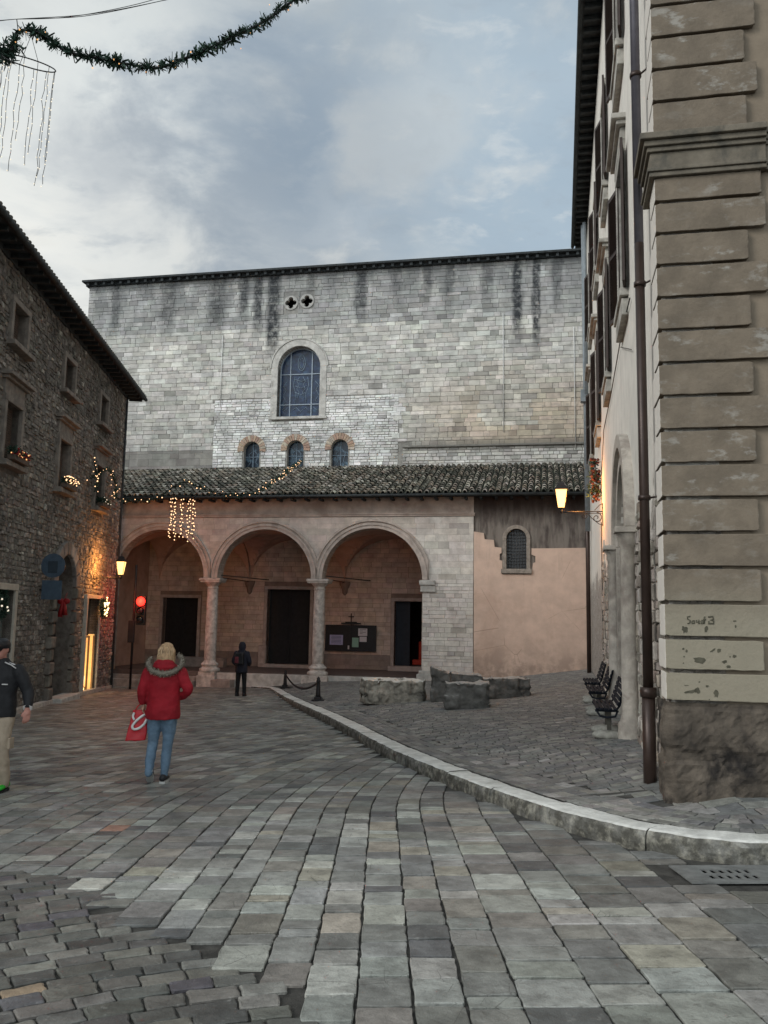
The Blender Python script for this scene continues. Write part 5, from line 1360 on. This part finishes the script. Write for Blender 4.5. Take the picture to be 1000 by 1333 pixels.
def wedge(q, h):
    P = [(-.16, -.3), (.16, -.3), (.16, .35), (-.16, .35)]
    vs = [(-.24, -.3, 0), (.2, -.3, 0), (.2, .3, 0), (-.24, .3, 0), (-.24, -.3, h+.12), (.2, -.3, h-.02), (.2, .3, h-.02), (-.24, .3, h+.12)]
    q.add(vs, [(0, 3, 2, 1), (4, 5, 6, 7), (0, 1, 5, 4), (1, 2, 6, 5), (2, 3, 7, 6), (3, 0, 4, 7)])
    q.add([(a*1, b, c) for a, b, c in [(.1, -.2, h-.22), (.95, -.2, h-.22), (.95, .3, h-.22), (.1, .3, h-.22), (.1, -.2, h+.02), (.95, -.2, h-.06), (.95, .3, h-.06), (.1, .3, h+.02)]], [(0, 3, 2, 1), (4, 5, 6, 7), (0, 1, 5, 4), (1, 2, 6, 5), (2, 3, 7, 6), (3, 0, 4, 7)])
    q.box(.45, .9, -.15, .3, 0, h-.2)
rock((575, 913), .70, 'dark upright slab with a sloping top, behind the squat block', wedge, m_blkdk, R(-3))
# ---- bollards and chain
def make_bollard(label):
    t = thing('bollard', label, 'bollard', (0, 0, 0), 0, 'iron bollards joined by a chain'); q = MB()
    q.box(-.19, .19, -.19, .19, 0, .05); q.box(-.11, .11, -.11, .11, .051, .13); q.build('base', m_iron, t, .01)
    q = MB(); q.lathe([(.085, .13), (.075, .2), (.06, .5), (.05, .56), (.07, .58), (.07, .61), (.05, .63), (.055, .67), (.03, .71), (.008, .73)], 0, 0, 12); q.build('post', m_iron, t); return t
bo = make_bollard('iron bollard at the chain end farther from the porch columns'); P1 = surf(414, 913, zp); bo.location = (P1.x, P1.y, zp(P1.x, P1.y)+.01); bo.scale = (.88,)*3
bo2 = copy_thing(bo, 'iron bollard at the chain end nearer the porch columns'); P2 = surf(371, 896, zp); bo2.location = (P2.x, P2.y, zp(P2.x, P2.y)+.01)
A = Vector((P1.x, P1.y, bo.location.z+.5)); B = Vector((P2.x, P2.y, bo2.location.z+.5)); t = thing('chain', 'iron chain hanging between the two bollards', 'chain', tuple(A)); q = MB()
n = int((B-A).length/.09)
for i in range(n):
    u_ = (i+.5)/n; p = A+(B-A)*u_-Vector((0, 0, 1.3*u_*(1-u_)))-A; dr_ = (B-A).normalized(); up_ = Vector((0, 0, 1)) if i % 2 else dr_.cross(Vector((0, 0, 1))).normalized()
    q.tube([p+dr_*.055*math.cos(TAU*j/8)+up_*.028*math.sin(TAU*j/8) for j in range(9)], .010, 5)
q.build('links', m_iron, t)
# ================================================================== PEOPLE
m_skin = mat('skin', (.42, .24, .17), .55, var=.08, vs=8, bump=0)
def loft(q, secs, n=20):   # secs: (cx, cy, z, rx, ry)
    vs = []; fs = []
    for cx_, cy_, z, rx, ry in secs:
        for k in range(n): a = TAU*k/n; vs.append((cx_+rx*math.cos(a), cy_+ry*math.sin(a), z))
    for i in range(len(secs)-1):
        for k in range(n): fs.append((i*n+k, i*n+(k+1) % n, (i+1)*n+(k+1) % n, (i+1)*n+k))
    fs.append(tuple(range(n))[::-1]); fs.append(tuple((len(secs)-1)*n+k for k in range(n))); q.add(vs, fs, smooth=True)
def limb(q, pts, rs, n=14):
    c = catmull([(*p, r_) for p, r_ in zip(pts, rs)], 5); q.tube([x[:3] for x in c], [x[3] for x in c], n)
    q.sphere(pts[0], rs[0]*.98, 12); q.sphere(pts[-1], rs[-1]*.98, 12)
def hand(q, w_, d, palm_n, curl=.5, sc_=1., thumb=1):
    """hand at wrist w_, fingers along d, palm facing palm_n"""
    w_ = Vector(w_); d = Vector(d).normalized(); pn = Vector(palm_n).normalized(); sd = d.cross(pn).normalized()
    for k in range(4): q.tube([w_+sd*(k-1.5)*.012*sc_, w_+d*.085*sc_+sd*(k-1.5)*.020*sc_], [.016*sc_, .012*sc_], 8)
    q.sphere(w_+d*.045*sc_, .03*sc_, 10)
    for k, L in enumerate((.066, .076, .070, .054)):
        p = w_+d*.085*sc_+sd*(k-1.5)*.020*sc_; pts = [p]; dir_ = d.copy()
        for j, f in enumerate((.45, .32, .23)):
            dir_ = (dir_+pn*curl*(.5+.35*j)).normalized(); pts.append(pts[-1]+dir_*L*f*1.05*sc_)
        q.tube(pts, [.0098*sc_, .0092*sc_, .0085*sc_, .007*sc_], 8); q.sphere(pts[-1], .007*sc_, 8)
    b = w_+d*.03*sc_-sd*.025*sc_*thumb; q.tube([b, b-sd*.025*sc_*thumb+d*.025*sc_, b-sd*.03*sc_*thumb+d*.055*sc_+pn*.012*sc_], [.014*sc_, .011*sc_, .008*sc_], 8)
def head(q, c, r=.1, face=1):      # face: +1 looks to +y
    c = Vector(c); q.sphere(c, r, 20, sx=.80, sy=.96, sz=1.1)
    q.sphere(c+Vector((0, face*.02, -.055)), r*.78, 16, sx=.78, sy=.92, sz=.95)
    q.tube([c+Vector((0, face*.085, -.0)), c+Vector((0, face*.112, -.028))], [.012, .017], 8); q.sphere(c+Vector((0, face*.078, -.095)), .026, 8)
    for s_ in (-1, 1): q.sphere(c+Vector((s_*.082, -.005, -.01)), .028, 10, sx=.4, sy=.7, sz=1.1); q.sphere(c+Vector((s_*.033, face*.082, .022)), .016, 8, sx=1.3)
    q.sphere(c+Vector((0, face*.092, -.06)), .022, 8, sx=1.2, sy=.5, sz=.4)
def folds(amp, sx=9, sz=5):
    return lambda co, n: n*(mn.noise(Vector((co.x*sx, co.y*sx, co.z*sz)))*amp+mn.noise(Vector((co.x*sx*2.4, co.y*sx*2.4, co.z*sz*2.6)))*amp*.5)
# --- woman in the red coat, walking away (local +y = away from camera)
wp = Vector((-2.76, 10.97, 0)); gz = zs(wp.x, wp.y)+.018
t = thing('person', 'person in a red fur-hooded coat and blue jeans, seen from behind with a bag', 'person', (wp.x, wp.y, gz), R(4))
q = MB()   # body
loft(q, [(0, 0, .86, .15, .10), (0, 0, 1.0, .14, .09), (0, 0, 1.2, .15, .10), (0, 0, 1.38, .17, .09), (0, 0, 1.44, .08, .06)]); limb(q, [(0, 0, 1.42), (0, .01, 1.55)], [.05, .05]); head(q, (.01, .01, 1.62), .1)
limb(q, [(-.085, 0, .84), (-.115, .03, .48), (-.115, -.15, .12)], [.06, .035, .028]); limb(q, [(.085, 0, .84), (.07, .03, .48), (.055, -.02, .1)], [.06, .035, .028])
limb(q, [(-.115, -.15, .12), (-.11, -.08, .10)], [.028, .02]); limb(q, [(.055, -.02, .09), (.055, .08, .055)], [.028, .02])
limb(q, [(-.17, 0, 1.38), (-.25, -.02, 1.15), (-.255, .05, .97)], [.045, .038, .027]); limb(q, [(.17, 0, 1.38), (.29, -.04, 1.16), (.17, .12, 1.04)], [.045, .038, .027])
hand(q, (-.255, .05, .96), (-.1, .1, -1), (1, 0, 0), 1.1); hand(q, (.165, .12, 1.035), (-1, .4, -.3), (0, -1, 0), .6)
remesh(q, 'body', m_skin, t, .0085, 2)
m_jean = mat('blue_jeans', (.105, .165, .23), .85, var=.22, vs=10, bump=.3, bs=90, stain=(.20, .27, .34), ss=4, sa=.4)
q = MB(); loft(q, [(0, 0, .80, .165, .115), (0, 0, .9, .165, .12), (0, 0, 1.0, .15, .11)])
limb(q, [(-.085, 0, .84), (-.105, .01, .66), (-.115, .03, .48), (-.12, -.07, .28), (-.115, -.155, .13)], [.102, .088, .066, .062, .047]); limb(q, [(.085, 0, .84), (.08, .02, .66), (.07, .03, .48), (.06, .0, .28), (.055, -.02, .10)], [.102, .088, .066, .063, .048])
remesh(q, 'jeans', m_jean, t, .011, 2, folds(.006, 14, 18))
m_coat = mat('red_coat', (.26, .006, .014), .8, var=.18, vs=5, bump=.35, bs=60)
q = MB(); loft(q, [(0, 0, .78, .215, .15), (0, 0, .84, .225, .155), (0, 0, 1.0, .205, .145), (0, 0, 1.14, .20, .14), (0, 0, 1.28, .215, .14), (0, 0, 1.38, .205, .125), (0, 0, 1.45, .14, .10), (0, 0, 1.49, .09, .08)], 28)
limb(q, [(-.185, 0, 1.37), (-.235, -.01, 1.25), (-.265, -.02, 1.13), (-.265, .03, 1.0)], [.085, .078, .066, .056])
limb(q, [(.185, 0, 1.37), (.25, -.03, 1.26), (.305, -.05, 1.15), (.25, .05, 1.08), (.19, .10, 1.05)], [.085, .078, .066, .056, .052])
co = remesh(q, 'coat', m_coat, t, .011, 1, folds(.016, 7, 7))
q = MB(); loft(q, [(0, -.03, 1.38, .13, .12), (0, -.05, 1.43, .15, .13), (0, -.06, 1.49, .125, .105), (0, -.05, 1.53, .09, .07)], 20); remesh(q, 'hood', m_coat, t, .012, 2, folds(.012, 12, 12))
# fur trim: U-shaped roll of many hairs
q = MB(); pth = curve3([(-.20, .03, 1.52), (-.21, -.05, 1.47), (-.15, -.13, 1.40), (-.05, -.165, 1.36), (.05, -.165, 1.355), (.15, -.13, 1.39), (.21, -.05, 1.46), (.20, .03, 1.53), (.14, .06, 1.57)], 8)
q.tube(pth, .030, 10, col=(.2, .175, .14), mi=0); rs = resample(pth, .012)
for p in rs:
    for _ in range(22):
        d = Vector((random.gauss(0, 1), random.gauss(0, 1), random.gauss(0, 1))).normalized(); s_ = d.cross(Vector((.3, .5, .8))).normalized()*.0035; e = p+d*random.uniform(.045, .062)
        b_ = p+d*.03; q.add([b_-s_, b_+s_, e+s_*.3, e-s_*.3], [(0, 1, 2, 3)], rc(random.choice([(.30, .26, .20), (.20, .17, .13), (.42, .38, .31), (.10, .085, .065)]), .2))
q.build('fur_trim', mat('grey_brown_fur', rough=.95, attr=True, var=.2, bump=0), t, fixn=False)
m_hair = mat('blonde_hair', (.42, .27, .15), .6, var=.3, vs=30, bump=.4, bs=60)
q = MB(); loft(q, [(.01, -.05, 1.47, .085, .06), (.01, -.045, 1.53, .108, .085), (.01, -.02, 1.60, .105, .108), (.01, 0, 1.66, .092, .108), (.01, .0, 1.71, .068, .08), (.01, .0, 1.735, .03, .04)], 20)
hs_ = MB()
for _ in range(520):
    a = random.uniform(0, TAU); x0_, y0_ = math.cos(a), math.sin(a)
    if y0_ > .35: continue
    L_ = random.uniform(.75, 1.); P_ = []
    for k_ in range(6):
        u_ = k_/5*L_; z_ = 1.735-.275*u_; rr_ = math.sin(min(1, u_*2.2+.08)*PI/2)
        P_.append(Vector((.01+(.107+.006*random.random())*rr_*x0_+.004*math.sin(u_*9+a*5), -.012-.02*u_+(.108+.006*random.random())*rr_*y0_*(1-.2*u_), z_)))
    hs_.tube(P_, [.0028]*5+[.0008], 3, col=rc(random.choice([(.50, .33, .18), (.40, .25, .13), (.60, .43, .26), (.28, .17, .09)]), .15), cap=False)
hs_.build('hair_strands', mat('hair_strand', rough=.45, attr=True, var=0, bump=0, spec=.5), t, fixn=False)
o = remesh(q, 'hair', m_hair, t, .009, 2, lambda co, n: n*(mn.noise(Vector((co.x*45, co.y*45, co.z*6)))*.006))
m_shoe = mat('black_shoe', (.015, .015, .017), .6, var=.2, bump=.2); m_sole = mat('pale_sole', (.42, .42, .40), .7, var=.15, bump=.1)
def shoe(par, loc, pitch, yaw, m1, m2, s=1.):
    M = Matrix.Translation(loc) @ Matrix.Rotation(yaw, 4, 'Z') @ Matrix.Rotation(pitch, 4, 'X')
    q = MB(); secs = [(-.10, .036, .075), (-.06, .04, .085), (0, .042, .07), (.07, .047, .052), (.13, .042, .04), (.165, .02, .028)]; n = 12; vs = []
    for y_, rx, hh in secs:
        for k in range(n):
            a = TAU*k/n; z_ = .028+(hh)*(.5+.5*math.sin(a)); vs.append(M @ Vector((rx*s*math.cos(a), y_*s, z_*s)))
    q.add(vs, [(i*n+k, i*n+(k+1) % n, (i+1)*n+(k+1) % n, (i+1)*n+k) for i in range(len(secs)-1) for k in range(n)]+[tuple(range(n)), tuple(range((len(secs)-1)*n, len(secs)*n))], smooth=True)
    o = q.build('shoe', m1, par); q = MB(); vs = []
    out = [(-.105, .0), (-.09, .036), (-.02, .038), (.06, .048), (.12, .044), (.165, .018), (.165, -.018), (.12, -.044), (.06, -.048), (-.02, -.038), (-.09, -.036)]
    q.plate([(b*s, a*s) for a, b in out], [], lambda a, b, d: tuple(M @ Vector((a, b, d*s))), 0, .03); q.build('sole', m2, o)
shoe(t, (.055, -.03, .0), R(0), R(-4), m_shoe, m_sole); shoe(t, (-.11, -.10, .095), R(-42), R(6), m_shoe, m_sole)
# bag
bp = Vector((wp.x-.275, wp.y+.06, gz)); bg_ = thing('shopping_bag', 'red shopping bag with a white curved stroke, held by the person in the red coat', 'bag', tuple(bp), R(12))
m_bag = mat('red_bag', (.42, .012, .02), .4, var=.15, vs=7, bump=.3, bs=14); m_bagw = mat('white_print', (.62, .60, .58), .5, var=.08, bump=0)
q = MB(); bw0, bw1 = .125, .10; zb0, zb1 = .50, .88
vs = [(-bw0-.07, -.06, zb0), (bw0-.07, -.06, zb0), (bw0-.07, .06, zb0), (-bw0-.07, .06, zb0), (-bw1-.02, -.02, zb1), (bw1-.02, -.02, zb1), (bw1-.02, .02, zb1), (-bw1-.02, .02, zb1)]
q.add(vs, [(0, 3, 2, 1), (4, 5, 6, 7), (0, 1, 5, 4), (1, 2, 6, 5), (2, 3, 7, 6), (3, 0, 4, 7)]); o = remesh(q, 'bag_body', m_bag, bg_, .012, 2, folds(.008, 12, 8))
def bagp(a, z): k = (z-zb0)/(zb1-zb0); return (a-.07+.05*k, -.06+.04*k-.014, z)
q = MB(); pr = [(.08, .84), (.02, .80), (-.04, .74), (-.07, .68), (-.04, .645), (.02, .66), (.07, .71), (.09, .77)]
q.tube([bagp(a, z) for a, z in catmull(pr, 5)], .017, 6); q.tube([bagp(a, z) for a, z in catmull([(-.08, .85), (-.085, .80), (-.06, .76)], 4)], .015, 6); q.build('print', m_bagw, bg_)
for sy in (-1, 1):
    q = MB(); q.tube(curve3([(-.10, sy*.018, .85), (-.06, sy*.018, .93), (.015, sy*.006, .965), (.06, sy*.018, .92), (.075, sy*.018, .85)], 6), .008, 6); q.build('handle', m_bag, bg_)
# --- person in dark clothes by the kerb
wp = surf(313, 907, zs); gz = zs(wp.x, wp.y)+.018
t = thing('person', 'person in dark hooded jacket and black trousers standing before the porch', 'person', (wp.x, wp.y, gz), R(-8))
q = MB(); loft(q, [(0, 0, .84, .14, .1), (0, 0, 1.1, .14, .09), (0, 0, 1.36, .17, .09), (0, 0, 1.42, .07, .06)]); limb(q, [(0, 0, 1.4), (0, .02, 1.5)], [.05, .05]); head(q, (0, .03, 1.58), .098)
for s_ in (-1, 1):
    limb(q, [(s_*.09, 0, .88), (s_*.11, .01, .46), (s_*.12, 0, .09)], [.07, .05, .035]); limb(q, [(s_*.12, 0, .07), (s_*.12, .12, .04)], [.035, .03])
    limb(q, [(s_*.17, 0, 1.34), (s_*.25, -.01, 1.1), (s_*.2, .15, .98)], [.045, .038, .028]); hand(q, (s_*.2, .15, .98), (-s_*.4, 1, 0), (0, 0, -1), .5, thumb=s_)
remesh(q, 'body', m_skin, t, .009, 2)
m_nav = mat('dark_navy_jacket', (.013, .014, .024), .8, var=.2, bump=.2); m_blkc = mat('black_trousers', (.008, .008, .009), .85, var=.2, bump=.2)
q = MB(); loft(q, [(0, 0, .74, .20, .15), (0, 0, .9, .20, .15), (0, 0, 1.12, .20, .14), (0, 0, 1.32, .215, .13), (0, 0, 1.42, .13, .10), (0, .0, 1.46, .08, .08)], 24)
for s_ in (-1, 1): limb(q, [(s_*.18, 0, 1.34), (s_*.26, -.02, 1.1), (s_*.22, .13, .98)], [.08, .068, .055])
loft(q, [(0, .0, 1.44, .10, .10), (0, 0, 1.52, .118, .125), (0, .01, 1.6, .118, .128), (0, .01, 1.67, .09, .10), (0, .02, 1.70, .04, .05)], 18)
remesh(q, 'jacket', m_nav, t, .014, 2, folds(.008, 8, 7))
q = MB(); loft(q, [(0, 0, .78, .165, .12), (0, 0, .94, .16, .11)])
for s_ in (-1, 1): limb(q, [(s_*.085, 0, .82), (s_*.105, .01, .46), (s_*.12, 0, .08)], [.095, .072, .062])
remesh(q, 'trousers', m_blkc, t, .013, 2)
for s_ in (-1, 1): shoe(t, (s_*.12, 0, 0), 0, 0, m_shoe, m_shoe)
bk_ = thing('backpack', 'small dark red and black backpack on the dark clothed person', 'backpack', (wp.x, wp.y, gz), R(-8))
q = MB(); q.box(-.15, .12, -.27, -.12, 1.0, 1.36); remesh(q, 'pack', m_blk, bk_, .016, 4, folds(.01)); q = MB(); q.box(-.14, -.02, -.295, -.262, 1.04, 1.24); remesh(q, 'pocket', mat('maroon_cloth', (.13, .025, .035), .8, var=.2, bump=.2), bk_, .012, 3)
for s_ in (-1, 1): q = MB(); q.tube(curve3([(s_*.1, -.17, 1.33), (s_*.11, -.08, 1.41), (s_*.115, .06, 1.40), (s_*.12, .145, 1.25), (s_*.13, .10, 1.05), (s_*.12, -.14, 1.02)], 5), .014, 6); q.build('strap', m_blk, bk_)
# --- man at the left edge, walking towards the camera (local +y = towards the camera after the turn)
wp = Vector((-4.55, 10.3, 0)); gz = zs(wp.x, wp.y)+.018
t = thing('person', 'person in dark jacket, cap, beige trousers and bright green shoes', 'person', (wp.x, wp.y, gz), PI-R(6))
q = MB(); loft(q, [(0, 0, .88, .16, .11), (0, 0, 1.1, .15, .10), (0, 0, 1.42, .19, .10), (0, 0, 1.49, .08, .07)]); limb(q, [(0, 0, 1.46), (0, .03, 1.58)], [.058, .058]); head(q, (0, .045, 1.66), .103)
limb(q, [(-.10, 0, .92), (-.12, .08, .5), (-.13, .02, .1)], [.08, .055, .04]); limb(q, [(.10, 0, .92), (.11, -.02, .5), (.11, -.2, .14)], [.08, .055, .04]); limb(q, [(-.13, .02, .08), (-.13, .14, .05)], [.038, .03]); limb(q, [(.11, -.2, .12), (.11, -.1, .05)], [.038, .03])
limb(q, [(-.2, 0, 1.42), (-.33, -.02, 1.15), (-.40, .08, .98)], [.05, .042, .030]); limb(q, [(.2, 0, 1.42), (.29, -.04, 1.15), (.33, -.02, .90)], [.05, .042, .030])
hand(q, (-.403, .085, .965), (-.05, .2, -1), (.6, -.6, 0), .55, 1.08, 1); hand(q, (.33, -.02, .885), (.05, .1, -1), (-.7, -.4, 0), .5, 1.08, -1)
remesh(q, 'body', mat('ruddy_skin', (.46, .22, .17), .55, var=.1, bump=0), t, .0085, 1)
m_jk = mat('black_jacket', (.014, .014, .016), .7, var=.2, bump=.25, bs=50)
q = MB(); loft(q, [(0, 0, .86, .205, .145), (0, 0, .92, .21, .15), (0, 0, 1.12, .20, .145), (0, 0, 1.33, .225, .14), (0, 0, 1.45, .20, .115), (0, 0, 1.51, .10, .09), (0, .01, 1.55, .075, .075)], 28)
limb(q, [(-.205, 0, 1.40), (-.285, -.01, 1.27), (-.345, -.01, 1.15), (-.40, .07, 1.01)], [.088, .08, .068, .052]); limb(q, [(.205, 0, 1.40), (.27, -.02, 1.27), (.305, -.03, 1.13), (.33, -.02, .94)], [.088, .08, .068, .052])
jk = remesh(q, 'jacket', m_jk, t, .012, 2, folds(.010, 8, 7))
q = MB()
for dz_ in (0, .035): q.tube([(-.09+dz_*.3, .10-dz_*2, 1.505), (-.17, .10-dz_*2.2, 1.475), (-.225, .085-dz_*2, 1.435)], .0075, 6)
q.box(-.17, -.10, .142, .152, 1.245, 1.257); q.build('shoulder_stripe', m_bagw, jk)
q = MB(); q.tube([(-.395, .06, .995), (-.402, .09, .975)], .05, 14); q.build('cuff', m_bagw, jk)
m_bei = mat('beige_trousers', (.36, .29, .215), .85, var=.15, vs=6, bump=.3, bs=70, stain=(.24, .19, .14), ss=3, sa=.4)
q = MB(); loft(q, [(0, 0, .80, .175, .13), (0, 0, .92, .175, .13), (0, 0, .98, .16, .12)])
limb(q, [(-.095, 0, .86), (-.11, .06, .68), (-.12, .09, .5), (-.128, .05, .3), (-.13, .02, .11)], [.108, .095, .08, .078, .074]); limb(q, [(.095, 0, .86), (.105, -.01, .68), (.11, -.02, .5), (.11, -.12, .3), (.11, -.2, .15)], [.108, .095, .08, .078, .07])
tr_ = remesh(q, 'trousers', m_bei, t, .012, 2, folds(.009, 10, 12))
q = MB(); q.box(-.225, -.17, .0, .11, .50, .63); q.build('pocket', m_bei, tr_, .012)
m_grn = mat('bright_green_shoe', (.02, .42, .03), .5, var=.2, bump=.1)
shoe(t, (-.13, .03, 0), 0, R(5), m_grn, m_shoe, 1.12); shoe(t, (.11, -.2, .08), R(-30), 0, m_grn, m_shoe, 1.12)
q = MB(); loft(q, [(0, .04, 1.665, .098, .112), (0, .04, 1.71, .10, .114), (0, .035, 1.755, .082, .095), (0, .03, 1.785, .04, .05)], 20); q.tube([(0, .12, 1.69), (0, .19, 1.68)], [.075, .05], 12); remesh(q, 'cap', m_blk, t, .009, 2)
q = MB(); loft(q, [(0, -.0, 1.61, .082, .075), (0, .015, 1.67, .092, .092)], 16); remesh(q, 'hair', mat('dark_hair', (.03, .02, .015), .7, var=.2, bump=.2), t, .009, 2)
# give well separated pieces of a part their own mesh
def separate(o, pad=.03):
    me = o.data; n = len(me.vertices); par = list(range(n))
    def find(a):
        while par[a] != a: par[a] = par[par[a]]; a = par[a]
        return a
    for e in me.edges: par[find(e.vertices[0])] = find(e.vertices[1])
    isl = {}
    for v in me.vertices: isl.setdefault(find(v.index), []).append(v.index)
    groups = []
    for ids in isl.values():
        co = np.array([me.vertices[i].co for i in ids]); g = [set(ids), co.min(0)-pad, co.max(0)+pad]
        while True:
            hit = [h for h in groups if (g[1] <= h[2]).all() and (h[1] <= g[2]).all()]
            if not hit: break
            for h in hit: groups.remove(h); g = [g[0] | h[0], np.minimum(g[1], h[1]), np.maximum(g[2], h[2])]
        groups.append(g)
    if len(groups) < 2 or len(groups) > 12: return
    for k, g in enumerate(groups):
        c = o if k == 0 else o.copy(); c.data = me.copy()
        if k: C.objects.link(c)
        bm = bmesh.new(); bm.from_mesh(c.data); bm.verts.ensure_lookup_table()
        bmesh.ops.delete(bm, geom=[v for v in bm.verts if v.index not in g[0]], context='VERTS'); bm.to_mesh(c.data); bm.free()
for o in list(C.objects):
    if o.type == 'MESH' and o.parent and o.name.split('.')[0] in ('porch_side_wall', 'impost', 'cable', 'red_stand', 'porch_steps', 'stone_post', 'drainpipe', 'dark_lamp', 'shop_window_frame', 'display_ornament', 'wall_bracket', 'tie_rod') and not o.children:
        separate(o)
